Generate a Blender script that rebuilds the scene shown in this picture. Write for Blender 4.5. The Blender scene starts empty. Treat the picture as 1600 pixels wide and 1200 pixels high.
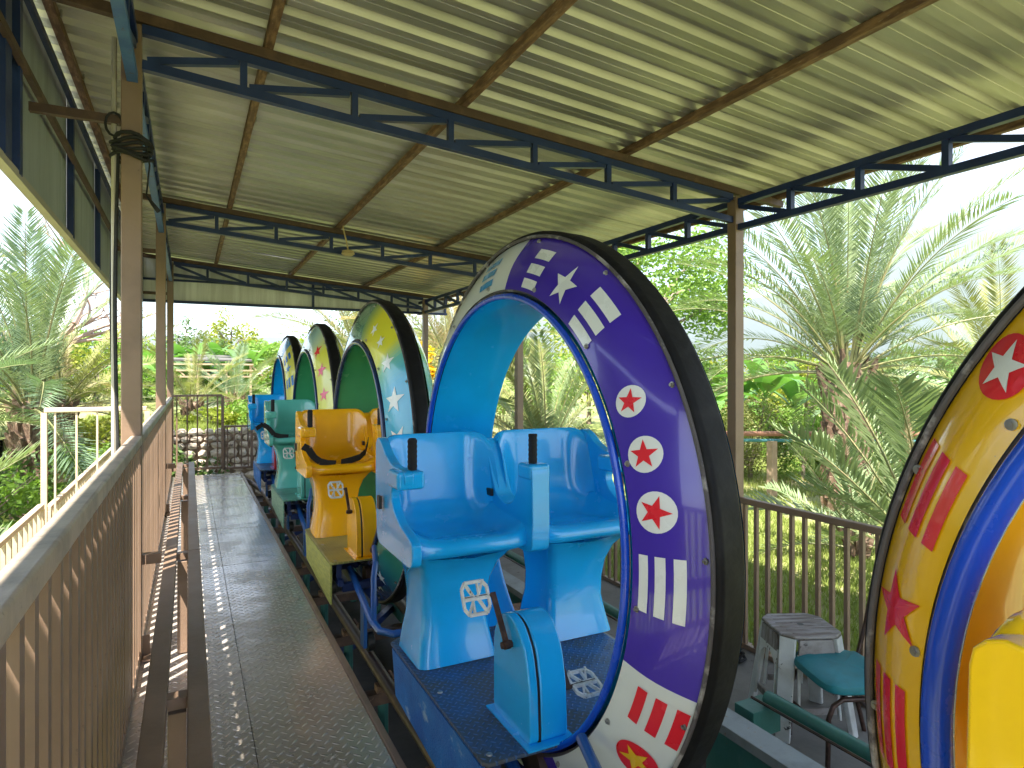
import bpy, math, random
from mathutils import Vector, Matrix, noise
R = math.radians
PI = math.pi
S = bpy.context.scene
COL = S.collection

# ------------------------------------------------------------------ camera, sky, sun, exposure
cam_d = bpy.data.cameras.new('camera'); cam = bpy.data.objects.new('camera', cam_d); COL.objects.link(cam)
cam.location = (0, 0, 1.35); cam.rotation_euler = (R(90), 0, R(-26.79))
cam_d.sensor_width = 36; cam_d.lens = 22.5; cam_d.shift_y = -0.0075
cam_d.clip_start = 0.03; cam_d.clip_end = 12000
S.camera = cam
SUN_EL, SUN_AZ = 60.0, 225.0          # azimuth clockwise from +Y
w = bpy.data.worlds.new('World'); S.world = w; w.use_nodes = True
nt = w.node_tree; nt.nodes.clear()
wo = nt.nodes.new('ShaderNodeOutputWorld'); bg = nt.nodes.new('ShaderNodeBackground')
sky = nt.nodes.new('ShaderNodeTexSky'); sky.sky_type = 'NISHITA'; sky.sun_disc = False
sky.sun_elevation = R(SUN_EL); sky.sun_rotation = R(SUN_AZ); sky.dust_density = .3; sky.air_density = 1.0; sky.ozone_density = 2.5
# bright thin clouds over the blue
tc = nt.nodes.new('ShaderNodeTexCoord'); mp = nt.nodes.new('ShaderNodeMapping'); mp.inputs['Scale'].default_value = (1, 1, 3.2)
nz = nt.nodes.new('ShaderNodeTexNoise'); nz.inputs['Scale'].default_value = 2.1; nz.inputs['Detail'].default_value = 7; nz.inputs['Roughness'].default_value = .58
rp = nt.nodes.new('ShaderNodeValToRGB'); rp.color_ramp.elements[0].position = .46; rp.color_ramp.elements[1].position = .68
mx = nt.nodes.new('ShaderNodeMix'); mx.data_type = 'RGBA'; mx.inputs[7].default_value = (4.2, 4.5, 4.9, 1)
nt.links.new(tc.outputs['Generated'], mp.inputs[0]); nt.links.new(mp.outputs[0], nz.inputs['Vector'])
nt.links.new(nz.outputs['Fac'], rp.inputs[0]); nt.links.new(rp.outputs[0], mx.inputs[0])
nt.links.new(sky.outputs[0], mx.inputs[6]); nt.links.new(mx.outputs[2], bg.inputs[0])
bg.inputs[1].default_value = .10
nt.links.new(bg.outputs[0], wo.inputs[0])
sd = bpy.data.lights.new('sun', 'SUN'); sd.energy = 5.0; sd.angle = R(.53); sd.color = (1, .94, .84)
sun = bpy.data.objects.new('sun', sd); COL.objects.link(sun)
az = R(SUN_AZ); el = R(SUN_EL)
tosun = Vector((math.sin(az) * math.cos(el), math.cos(az) * math.cos(el), math.sin(el)))
sun.rotation_euler = tosun.to_track_quat('Z', 'Y').to_euler(); sun.location = (-8, -8, 14)
S.view_settings.view_transform = 'Standard'; S.view_settings.look = 'None'
S.view_settings.exposure = 2.32; S.view_settings.gamma = 1; S.view_settings.use_curve_mapping = False
S.render.engine = 'CYCLES'
S.cycles.max_bounces = 8; S.cycles.diffuse_bounces = 5; S.cycles.transmission_bounces = 4

# ------------------------------------------------------------------ materials
def nodes(name):
    m = bpy.data.materials.new(name); m.use_nodes = True
    t = m.node_tree; t.nodes.clear()
    o = t.nodes.new('ShaderNodeOutputMaterial'); b = t.nodes.new('ShaderNodeBsdfPrincipled')
    t.links.new(b.outputs[0], o.inputs[0]); return m, t, b, o
def mth(t, op, a, b=None, c=None):
    n = t.nodes.new('ShaderNodeMath'); n.operation = op
    for i, v in enumerate((a, b, c)):
        if v is None: continue
        if isinstance(v, (int, float)): n.inputs[i].default_value = v
        else: t.links.new(v, n.inputs[i])
    return n.outputs[0]
def noise_fac(t, vec, scale, lo, hi, detail=6, rough=.6):
    n = t.nodes.new('ShaderNodeTexNoise'); n.inputs['Scale'].default_value = scale; n.inputs['Detail'].default_value = detail
    n.inputs['Roughness'].default_value = rough; t.links.new(vec, n.inputs['Vector'])
    r = t.nodes.new('ShaderNodeMapRange'); r.inputs[1].default_value = lo; r.inputs[2].default_value = hi; r.clamp = True
    t.links.new(n.outputs['Fac'], r.inputs[0]); return r.outputs[0], n.outputs['Fac']
def mixc(t, f, a, b):
    m = t.nodes.new('ShaderNodeMix'); m.data_type = 'RGBA'
    if isinstance(f, (int, float)): m.inputs[0].default_value = f
    else: t.links.new(f, m.inputs[0])
    for i, v in ((6, a), (7, b)):
        if isinstance(v, (tuple, list)): m.inputs[i].default_value = (*v[:3], 1)
        else: t.links.new(v, m.inputs[i])
    return m.outputs[2]
def mat(name, c, rough=.5, metal=0, coat=0, c2=None, sc=6, lo=.5, hi=.7, stretch=(1, 1, 1), bump=0, bsc=40, c3=None, sc3=25, lo3=.6, hi3=.68,
        var=.12, spec=.5, attr=None, rough2=None, coord='Object', grime=0):
    m, t, b, o = nodes(name)
    tc = t.nodes.new('ShaderNodeTexCoord'); mp = t.nodes.new('ShaderNodeMapping'); mp.inputs['Scale'].default_value = stretch
    t.links.new(tc.outputs[coord], mp.inputs[0]); vec = mp.outputs[0]
    if attr:
        a = t.nodes.new('ShaderNodeAttribute'); a.attribute_name = attr; col = a.outputs['Color']
    else: col = c
    f0, raw0 = noise_fac(t, vec, sc * .6, .3, .7, 4)
    dark = t.nodes.new('ShaderNodeHueSaturation')
    if isinstance(col, (tuple, list)): dark.inputs['Color'].default_value = (*col[:3], 1)
    else: t.links.new(col, dark.inputs['Color'])
    t.links.new(mth(t, 'MULTIPLY_ADD', f0, 2 * var, 1 - var), dark.inputs['Value'])
    col = dark.outputs[0]
    rg = rough
    if c2:
        f, _ = noise_fac(t, vec, sc, lo, hi); col = mixc(t, f, col, c2)
        if rough2: rg = mth(t, 'MULTIPLY_ADD', f, rough2 - rough, rough)
    if c3:
        f3, _ = noise_fac(t, vec, sc3, lo3, hi3, 8, .7); col = mixc(t, f3, col, c3)
    t.links.new(col, b.inputs['Base Color'])
    if isinstance(rg, (int, float)):
        f4, _ = noise_fac(t, vec, 9, .3, .75); rg = mth(t, 'MULTIPLY_ADD', f4, .12, max(.02, rough - .04))
    t.links.new(rg, b.inputs['Roughness'])
    b.inputs['Metallic'].default_value = metal; b.inputs['Coat Weight'].default_value = coat; b.inputs['Coat Roughness'].default_value = .06
    b.inputs['Specular IOR Level'].default_value = spec
    if bump:
        n = t.nodes.new('ShaderNodeTexNoise'); n.inputs['Scale'].default_value = bsc; n.inputs['Detail'].default_value = 5
        t.links.new(vec, n.inputs['Vector'])
        bp = t.nodes.new('ShaderNodeBump'); bp.inputs['Strength'].default_value = bump; bp.inputs['Distance'].default_value = .01
        t.links.new(n.outputs['Fac'], bp.inputs['Height']); t.links.new(bp.outputs[0], b.inputs['Normal'])
    return m
def leafmat(name, c, c2, rough=.5, trans=.35, sc=3.0, spec=.4):
    m, t, b, o = nodes(name)
    oi = t.nodes.new('ShaderNodeObjectInfo'); tc = t.nodes.new('ShaderNodeTexCoord')
    f, _ = noise_fac(t, tc.outputs['Object'], sc, .35, .65, 3)
    f2 = mth(t, 'MULTIPLY_ADD', oi.outputs['Random'], .5, mth(t, 'MULTIPLY', f, .5))
    col = mixc(t, f2, c, c2)
    t.links.new(col, b.inputs['Base Color']); b.inputs['Roughness'].default_value = rough; b.inputs['Specular IOR Level'].default_value = spec
    tr = t.nodes.new('ShaderNodeBsdfTranslucent'); ms = t.nodes.new('ShaderNodeMixShader'); ms.inputs[0].default_value = trans
    cc = mixc(t, .5, col, (c[0] * 1.6, c[1] * 1.7, c[2] * .5)); t.links.new(cc, tr.inputs[0])
    t.links.new(b.outputs[0], ms.inputs[1]); t.links.new(tr.outputs[0], ms.inputs[2]); t.links.new(ms.outputs[0], o.inputs[0])
    return m
def plate_mat(name, c, cdirt, rough, metal, cell=.03, bs=.6, lo=.45, hi=.7, sc=2.5, stripes=None):
    """raised lozenge chequer plate: alternating short bars"""
    m, t, b, o = nodes(name)
    tc = t.nodes.new('ShaderNodeTexCoord'); mp = t.nodes.new('ShaderNodeMapping')
    mp.inputs['Rotation'].default_value = (0, 0, R(45)); k = 1 / cell; mp.inputs['Scale'].default_value = (k, k, k)
    t.links.new(tc.outputs['Object'], mp.inputs[0])
    sp = t.nodes.new('ShaderNodeSeparateXYZ'); t.links.new(mp.outputs[0], sp.inputs[0])
    u, v = sp.outputs[0], sp.outputs[1]
    par = mth(t, 'MODULO', mth(t, 'ABSOLUTE', mth(t, 'ADD', mth(t, 'FLOOR', u), mth(t, 'FLOOR', v))), 2)
    fu = mth(t, 'SUBTRACT', mth(t, 'FRACT', u), .5); fv = mth(t, 'SUBTRACT', mth(t, 'FRACT', v), .5)
    inv = mth(t, 'SUBTRACT', 1, par)
    lg = mth(t, 'ADD', mth(t, 'MULTIPLY', fu, par), mth(t, 'MULTIPLY', fv, inv))
    sh = mth(t, 'ADD', mth(t, 'MULTIPLY', fv, par), mth(t, 'MULTIPLY', fu, inv))
    e = mth(t, 'ADD', mth(t, 'POWER', mth(t, 'DIVIDE', lg, .46), 2), mth(t, 'POWER', mth(t, 'DIVIDE', sh, .15), 2))
    h = mth(t, 'MAXIMUM', mth(t, 'SUBTRACT', 1, e), 0)
    f, _ = noise_fac(t, tc.outputs['Object'], sc, lo, hi, 8, .65)
    f3, _ = noise_fac(t, tc.outputs['Object'], 40, .62, .7, 8, .7)
    f4, _ = noise_fac(t, tc.outputs['Object'], .9, .35, .7, 5)
    col = mixc(t, f, c, cdirt); col = mixc(t, mth(t, 'MULTIPLY', f3, .6), col, tuple(x * .5 for x in cdirt))
    hs = t.nodes.new('ShaderNodeHueSaturation'); t.links.new(col, hs.inputs['Color']); t.links.new(mth(t, 'MULTIPLY_ADD', f4, .35, .8), hs.inputs['Value'])
    wear = mth(t, 'MULTIPLY', mth(t, 'MINIMUM', mth(t, 'MULTIPLY', h, 1.8), 1), .45)
    col = mixc(t, wear, hs.outputs[0], tuple(min(1, x * 1.5 + .05) for x in c))
    t.links.new(col, b.inputs['Base Color']); b.inputs['Metallic'].default_value = metal
    t.links.new(mth(t, 'MULTIPLY_ADD', f, .22, rough), b.inputs['Roughness'])
    bp = t.nodes.new('ShaderNodeBump'); bp.inputs['Strength'].default_value = bs; bp.inputs['Distance'].default_value = .005
    t.links.new(h, bp.inputs['Height'])
    bp2 = t.nodes.new('ShaderNodeBump'); bp2.inputs['Strength'].default_value = .25; bp2.inputs['Distance'].default_value = .02
    n2 = t.nodes.new('ShaderNodeTexNoise'); n2.inputs['Scale'].default_value = 3.0; n2.inputs['Detail'].default_value = 2
    t.links.new(tc.outputs['Object'], n2.inputs['Vector']); t.links.new(n2.outputs['Fac'], bp2.inputs['Height'])
    t.links.new(bp2.outputs[0], bp.inputs['Normal']); t.links.new(bp.outputs[0], b.inputs['Normal'])
    return m

M = {}
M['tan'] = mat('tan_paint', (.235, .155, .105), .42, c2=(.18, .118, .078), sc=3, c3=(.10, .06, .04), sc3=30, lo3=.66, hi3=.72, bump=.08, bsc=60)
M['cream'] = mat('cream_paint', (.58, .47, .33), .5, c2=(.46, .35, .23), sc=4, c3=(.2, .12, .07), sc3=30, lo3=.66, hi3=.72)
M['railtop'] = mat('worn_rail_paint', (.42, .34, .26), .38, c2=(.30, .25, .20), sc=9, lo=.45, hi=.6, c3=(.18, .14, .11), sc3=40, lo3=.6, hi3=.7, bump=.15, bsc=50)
M['bluesteel'] = mat('blue_steel_paint', (.010, .026, .105), .40, c2=(.018, .042, .15), sc=5, c3=(.07, .045, .03), sc3=22, lo3=.64, hi3=.7, bump=.1)
M['blueside'] = mat('light_blue_steel_paint', (.045, .12, .34), .45, c2=(.08, .18, .38), sc=7, c3=(.10, .07, .05), sc3=22, lo3=.6, hi3=.68)
M['rust'] = mat('rusty_brown_steel', (.13, .07, .042), .75, c2=(.26, .15, .08), sc=14, lo=.45, hi=.62, stretch=(3, .6, 3), c3=(.36, .27, .19), sc3=34, lo3=.6, hi3=.68, bump=.3, bsc=50)
M['rustdark'] = mat('dark_brown_steel', (.075, .042, .03), .6, c2=(.14, .08, .05), sc=8, c3=(.2, .13, .09), sc3=30, lo3=.64, hi3=.7, bump=.2)
M['sheet'] = mat('zinc_roof_sheet', (.47, .445, .425), .36, .55, c2=(.32, .305, .285), sc=1.6, lo=.4, hi=.7, stretch=(.5, 2, 1), c3=(.20, .19, .15), sc3=55, lo3=.68, hi3=.74, var=.14)
M['fascia'] = mat('weathered_fascia_sheet', (.34, .37, .40), .5, c2=(.25, .27, .29), sc=3, stretch=(1, 3, .4), c3=(.12, .12, .10), sc3=9, lo3=.62, hi3=.75)
M['gable'] = mat('pale_stained_gable_sheet', (.85, .85, .82), .5, c2=(.68, .67, .63), sc=2.5, lo=.42, hi=.62, stretch=(4, 1, .3), c3=(.16, .14, .11), sc3=5, lo3=.66, hi3=.78)
M['trim'] = mat('pale_trim', (.42, .38, .32), .5)
M['black'] = mat('black_rubber', (.007, .007, .008), .6, c2=(.018, .018, .018), sc=12, bump=.25, bsc=30, spec=.22)
M['blackp'] = mat('black_plastic', (.012, .012, .013), .38)
M['web'] = mat('black_webbing', (.012, .012, .014), .8, bump=.5, bsc=300)
M['seal'] = mat('grey_edge_seal', (.10, .09, .09), .8, c2=(.32, .30, .28), sc=9, lo=.55, hi=.62, bump=.6, bsc=35)
M['conc'] = mat('concrete', (.20, .19, .175), .8, c2=(.12, .115, .10), sc=2, lo=.4, hi=.65, c3=(.07, .065, .05), sc3=14, lo3=.6, hi3=.7, bump=.3, bsc=30)
M['pit'] = mat('oily_ground', (.07, .06, .05), .8, c2=(.035, .03, .027), sc=1.6, lo=.4, hi=.6, bump=.5, bsc=20)
M['green'] = mat('green_steel_paint', (.035, .14, .11), .45, c2=(.06, .17, .14), sc=5, c3=(.16, .09, .05), sc3=18, lo3=.62, hi3=.7, bump=.15)
M['railpipe'] = mat('dark_rail_steel', (.07, .05, .045), .4, .4, c2=(.14, .085, .06), sc=8, c3=(.22, .2, .19), sc3=12, lo3=.62, hi3=.72)
M['greyplate'] = mat('grey_painted_channel', (.22, .25, .25), .5, c2=(.13, .14, .14), sc=4, c3=(.2, .11, .06), sc3=20, lo3=.63, hi3=.7)
M['zinc'] = mat('bolt_zinc', (.35, .34, .32), .35, .8)
M['white'] = mat('white_pedal_paint', (.72, .72, .68), .45, c2=(.5, .48, .44), sc=30, c3=(.12, .11, .1), sc3=60, lo3=.6, hi3=.66)
M['stool'] = mat('chalky_white_plastic', (.58, .59, .57), .65, c2=(.4, .4, .37), sc=5, c3=(.05, .045, .04), sc3=9, lo3=.64, hi3=.67, bump=.2, var=.15)
M['stooltop'] = mat('weathered_brown_plastic', (.17, .14, .12), .7, c2=(.30, .28, .27), sc=5, lo=.42, hi=.58, stretch=(1, 7, 1), c3=(.04, .03, .03), sc3=9, lo3=.62, hi3=.66, bump=.4, bsc=30)
M['cushion'] = mat('teal_vinyl', (.015, .20, .24), .55, c2=(.02, .15, .17), sc=5, bump=.25, bsc=14, var=.1)
M['chairfr'] = mat('rusty_chair_frame', (.05, .025, .018), .5, .2, c2=(.12, .06, .04), sc=20)
M['lamp'] = mat('cream_lamp_plastic', (.5, .38, .2), .5)
def paint(n, c, **k): 
    kw = dict(rough=.22, coat=.7, var=.05, c2=tuple(x * .82 for x in c), sc=2.2, lo=.45, hi=.75, c3=tuple(x * .3 + .02 for x in c), sc3=42, lo3=.69, hi3=.73); kw.update(k)
    M[n] = mat(n + '_fibreglass', c, **kw); return M[n]
paint('skyblue', (.010, .43, .92)); paint('deepblue', (.004, .075, .62), rough=.25)
paint('orange', (.98, .46, .003)); paint('yellowp', (.95, .58, .006)); paint('mint', (.12, .50, .42)); paint('palegreen', (.05, .32, .15))
paint('navy', (.012, .035, .11)); paint('redp', (.55, .02, .03)); paint('drumgold', (.95, .44, .002)); paint('drumblue', (.006, .42, .92)); paint('blueframe', (.015, .10, .36), rough=.35)
M['ringpaint'] = mat('airbrushed_ring_paint', (1, 1, 1), .2, coat=.8, attr='paint', var=.05, sc=3, c3=(.09, .09, .1), sc3=38, lo3=.7, hi3=.735, bump=.04, bsc=7)
for n, c in (('dwhite', (.82, .84, .80)), ('dred', (.80, .02, .035)), ('dblue', (.02, .16, .50)), ('dcyan', (.04, .30, .62)), ('dyel', (.90, .55, .02)), ('dpink', (.82, .10, .22)), ('dpurple', (.06, .03, .36))):
    M[n] = mat(n[1:] + '_decal', c, .25, coat=.6, var=.05, c3=tuple(x * .45 for x in c), sc3=30, lo3=.68, hi3=.74)
M['deck'] = plate_mat('deck_chequer_plate', (.56, .50, .44), (.38, .32, .27), .18, .40, cell=.038, bs=.7)
M['bluedeck'] = plate_mat('blue_worn_chequer_plate', (.025, .13, .36), (.10, .11, .125), .32, .4, cell=.022, bs=1, lo=.33, hi=.56, sc=3.5)
M['yeldeck'] = plate_mat('olive_yellow_chequer_plate', (.38, .35, .10), (.24, .22, .10), .4, .15, cell=.022)
M['mintdeck'] = plate_mat('green_chequer_plate', (.12, .33, .24), (.10, .20, .16), .4, .15, cell=.022)
M['blueskirt'] = mat('speckled_blue_skirt', (.02, .15, .50), .55, c2=(.03, .24, .62), sc=3, lo=.4, hi=.6, c3=(.35, .5, .66), sc3=3.2, lo3=.54, hi3=.60, bump=.9, bsc=120, stretch=(1, 1, 1.4))
M['yelskirt'] = mat('yellow_green_skirt', (.52, .52, .12), .45, c2=(.40, .42, .10), sc=10, stretch=(1, 1, 9), lo=.45, hi=.55, bump=.4, bsc=30)
M['mintskirt'] = mat('pale_green_skirt', (.30, .50, .32), .45, c2=(.20, .40, .28), sc=10, stretch=(1, 1, 9), lo=.45, hi=.55, bump=.4, bsc=30)
# vegetation and land
M['frondA'] = leafmat('silvery_palm_leaf', (.155, .225, .10), (.27, .33, .165), .38, .25, spec=.6)
M['frondB'] = leafmat('olive_palm_leaf', (.19, .22, .07), (.31, .30, .11), .42, .3)
M['frondC'] = leafmat('blue_green_palm_leaf', (.12, .20, .11), (.21, .29, .17), .38, .25, spec=.6)
M['frondD'] = leafmat('dry_palm_leaf', (.34, .27, .14), (.46, .38, .22), .6, .3)
M['rachis'] = mat('palm_leaf_stalk', (.20, .21, .09), .5, c2=(.30, .25, .12), sc=5)
M['boot'] = mat('palm_trunk_boots', (.13, .075, .045), .85, c2=(.26, .19, .13), sc=9, lo=.45, hi=.6, c3=(.07, .04, .03), sc3=20, lo3=.5, hi3=.65, bump=.6)
M['leafG'] = leafmat('bright_leaf', (.13, .24, .03), (.22, .34, .06), .5, .4)
M['leafD'] = leafmat('mid_leaf', (.06, .12, .025), (.13, .20, .05), .5, .3)
M['leafY'] = leafmat('yellow_green_leaf', (.20, .26, .03), (.32, .32, .04), .5, .4)
M['leafO'] = leafmat('clipped_bush_leaf', (.13, .16, .035), (.22, .21, .06), .6, .3)
M['leafF'] = leafmat('yellow_flower', (.7, .42, .01), (.8, .55, .03), .6, .3)
M['banana'] = leafmat('banana_leaf', (.08, .21, .035), (.16, .28, .06), .35, .35)
M['bark'] = mat('grey_bark', (.22, .17, .13), .9, c2=(.12, .09, .07), sc=6, stretch=(1, 1, .3), bump=.6)
M['pinkbark'] = mat('pinkish_bark', (.38, .26, .2), .85, c2=(.22, .15, .12), sc=6, bump=.5)
M['grass'] = mat('grass_ground', (.19, .23, .06), .95, c2=(.27, .25, .11), sc=.35, lo=.45, hi=.65, c3=(.36, .27, .18), sc3=.55, lo3=.60, hi3=.68, bump=.8, bsc=12, coord='Object', var=.25)
M['blade'] = leafmat('grass_blade', (.19, .26, .05), (.30, .34, .09), .6, .35, sc=.8)
M['stone'] = mat('rubble_stone', (.44, .36, .28), .9, c2=(.58, .49, .39), sc=4, lo=.4, hi=.6, c3=(.14, .10, .08), sc3=10, lo3=.55, hi3=.68, bump=.6)
M['earth'] = mat('reddish_earth', (.34, .25, .18), .95, c2=(.15, .10, .07), sc=3, bump=.8)
M['hill'] = mat('forested_mountain', (.035, .06, .04), .95, c2=(.055, .075, .04), sc=.004, coord='Object', bump=0)
M['brownpipe'] = mat('rusty_brown_pipe', (.30, .14, .08), .6, c2=(.4, .24, .15), sc=4)
M['tealpipe'] = mat('teal_pipe', (.05, .22, .24), .5, c2=(.08, .28, .28), sc=4)
M['shed'] = mat('dark_shed_roof', (.10, .095, .09), .7, c2=(.18, .16, .14), sc=2)
M['wood'] = mat('bare_timber', (.42, .30, .2), .8, c2=(.3, .2, .13), sc=4)

# ------------------------------------------------------------------ mesh helper
class MB:
    def __init__(s): s.v = []; s.f = []; s.m = []; s.sm = []
    def add(s, vs, fs, mi=0, smooth=False):
        o = len(s.v); s.v += [tuple(p) for p in vs]; s.f += [tuple(i + o for i in f) for f in fs]
        s.m += [mi] * len(fs); s.sm += [smooth] * len(fs); return s
    def box(s, c, d, mi=0, rot=None):
        hx, hy, hz = d[0] / 2, d[1] / 2, d[2] / 2
        vs = [Vector((x, y, z)) for x in (-hx, hx) for y in (-hy, hy) for z in (-hz, hz)]
        if rot is not None: vs = [rot @ p for p in vs]
        vs = [p + Vector(c) for p in vs]
        return s.add(vs, [(0, 1, 3, 2), (4, 6, 7, 5), (0, 4, 5, 1), (2, 3, 7, 6), (0, 2, 6, 4), (1, 5, 7, 3)], mi)
    def beam(s, a, b, w_, h, mi=0, up=(0, 0, 1)):
        a, b = Vector(a), Vector(b); d = (b - a); L = d.length; d.normalize()
        up = Vector(up)
        if abs(d.dot(up)) > .99: up = Vector((0, 1, 0))
        sd_ = d.cross(up).normalized(); u = sd_.cross(d)
        vs = [p + sd_ * x + u * z for p in (a, b) for x in (-w_ / 2, w_ / 2) for z in (-h / 2, h / 2)]
        return s.add(vs, [(0, 2, 3, 1), (4, 5, 7, 6), (0, 1, 5, 4), (2, 6, 7, 3), (1, 3, 7, 5), (0, 4, 6, 2)], mi)
    def tube(s, pts, r, n=10, mi=0, cap=True, closed=False):
        pts = [Vector(p) for p in pts]; N = len(pts); rr = r if isinstance(r, (list, tuple)) else [r] * N
        base = len(s.v); prev = None
        for i, p in enumerate(pts):
            if closed: d = pts[(i + 1) % N] - pts[i - 1]
            else: d = (pts[min(i + 1, N - 1)] - pts[max(i - 1, 0)])
            d.normalize()
            if prev is None: prev = d.orthogonal().normalized()
            prev = (prev - d * prev.dot(d)).normalized(); q = d.cross(prev)
            for k in range(n):
                a = 2 * PI * k / n; s.v.append(tuple(p + (prev * math.cos(a) + q * math.sin(a)) * rr[i]))
        for i in range(N if closed else N - 1):
            j = (i + 1) % N
            for k in range(n):
                k2 = (k + 1) % n
                s.f.append((base + i * n + k, base + i * n + k2, base + j * n + k2, base + j * n + k)); s.m.append(mi); s.sm.append(True)
        if cap and not closed:
            s.f.append(tuple(base + k for k in range(n))[::-1]); s.m.append(mi); s.sm.append(False)
            s.f.append(tuple(base + (N - 1) * n + k for k in range(n))); s.m.append(mi); s.sm.append(False)
        return s
    def prism(s, poly, x0, x1, axis='x', mi=0):
        """extrude a 2-D polygon (y,z) along x"""
        n = len(poly)
        def P(t, a, b): return (t, a, b) if axis == 'x' else ((a, t, b) if axis == 'y' else (a, b, t))
        vs = [P(x0, *p) for p in poly] + [P(x1, *p) for p in poly]
        fs = [tuple(range(n))[::-1], tuple(range(n, 2 * n))] + [(i, (i + 1) % n, n + (i + 1) % n, n + i) for i in range(n)]
        return s.add(vs, fs, mi)
    def mesh(s, name, mats, origin=(0, 0, 0), angle=35):
        me = bpy.data.meshes.new(name); o = Vector(origin)
        me.from_pydata([tuple(Vector(p) - o) for p in s.v], [], s.f)
        for m_ in (mats if isinstance(mats, (list, tuple)) else [mats]): me.materials.append(m_)
        me.polygons.foreach_set('material_index', s.m); me.polygons.foreach_set('use_smooth', s.sm); me.update()
        if any(s.sm): me.set_sharp_from_angle(angle=R(angle))
        return me
    def build(s, name, mats, parent=None, origin=(0, 0, 0), bevel=0, angle=35):
        return link(name, s.mesh(name, mats, origin, angle), parent, bevel=bevel)
def link(name, me, parent=None, loc=(0, 0, 0), rot=None, bevel=0):
    o = bpy.data.objects.new(name, me); COL.objects.link(o); o.location = loc
    if rot is not None: o.rotation_euler = rot
    if parent is not None: o.parent = parent
    if bevel:
        for p in me.polygons: p.use_smooth = True
        b = o.modifiers.new('bevel', 'BEVEL'); b.width = bevel; b.segments = 2; b.limit_method = 'ANGLE'; b.angle_limit = R(35); b.harden_normals = True
    return o
def tag(o, label=None, cat=None, group=None, kind=None):
    if label: o['label'] = label
    if cat: o['category'] = cat
    if group: o['group'] = group
    if kind: o['kind'] = kind
    return o
def empty(name, loc, label, cat, group=None, rz=0):
    o = bpy.data.objects.new(name, None); COL.objects.link(o); o.location = loc; o.rotation_euler = (0, 0, rz); o.empty_display_size = .1
    return tag(o, label, cat, group)
def struct(o): o['kind'] = 'structure'; return o

# ------------------------------------------------------------------ ground, terrace, hills
GZ = -.75
g = MB(); n = 60
vs = []
for i in range(n + 1):
    for j in range(n + 1):
        a = (i / n * 2 - 1); b_ = (j / n * 2 - 1)
        x = math.copysign(abs(a) ** 3, a) * 2100; y = math.copysign(abs(b_) ** 3, b_) * 2100
        d = math.hypot(x, y); z = GZ - .004 + (0 if d < 14 else .25 * noise.noise(Vector((x * .05, y * .05, 0))) * min(1, (d - 14) / 20))
        vs.append((x, y, z))
g.add(vs, [(i * (n + 1) + j, (i + 1) * (n + 1) + j, (i + 1) * (n + 1) + j + 1, i * (n + 1) + j + 1) for i in range(n) for j in range(n)], 0, True)
struct(g.build('ground', M['grass']))
b = MB(); b.box((1.55, 4.8, GZ + .002 - .05), (3.3, 14.4, .1)); struct(b.build('track_bed', M['pit']))
b = MB(); b.box((3.22, 4.6, GZ + .02), (1.10, 14.0, .14)); struct(b.build('service_floor', M['conc'], bevel=.01))
# raised rear garden behind the rubble wall
t = MB(); nx, ny = 30, 30; vs = []
for i in range(nx + 1):
    for j in range(ny + 1):
        x = -22 + 30 * i / nx; y = 12.05 + 60 * (j / ny) ** 1.5
        e = max(0, min(1, (6.5 - x) / 4.0)); z = GZ - .06 + 1.2 * e * e * (3 - 2 * e) + .08 * noise.noise(Vector((x * .6, y * .4, 3)))
        vs.append((x, y, z))
t.add(vs, [(i * (ny + 1) + j, (i + 1) * (ny + 1) + j, (i + 1) * (ny + 1) + j + 1, i * (ny + 1) + j + 1) for i in range(nx) for j in range(ny)], 0, True)
struct(t.build('garden_terrace', M['grass']))
TZ = .42
# mountains
h = MB(); nn = 160; rows = 16; vs = []
KEY = [(-70, .05), (10, .06), (30, .10), (45, .11), (52, .13), (56, .165), (58, .205), (62, .212), (66, .20), (70, .185), (78, .16), (90, .13), (120, .08)]
def ridge(a):
    for (a0, e0), (a1, e1) in zip(KEY, KEY[1:]):
        if a0 <= a <= a1: return e0 + (e1 - e0) * (a - a0) / (a1 - a0)
    return .05
for i in range(nn + 1):
    ad = -70 + 190 * i / nn; a = R(ad)
    for j in range(rows + 1):
        tt = j / rows; d = 1100 + 900 * tt
        zz = ridge(ad) * 2000 * (tt ** 1.4) * (1 + .22 * noise.noise(Vector((a * 22, tt * 5, 5))) * (1.2 - tt)) * (1 + .06 * noise.noise(Vector((a * 40, 2, 0)))) - 5
        vs.append((math.sin(a) * d, math.cos(a) * d, zz))
h.add(vs, [(i * (rows + 1) + j, (i + 1) * (rows + 1) + j, (i + 1) * (rows + 1) + j + 1, i * (rows + 1) + j + 1) for i in range(nn) for j in range(rows)], 0, True)
struct(h.build('hills', M['hill'], angle=180))

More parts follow.
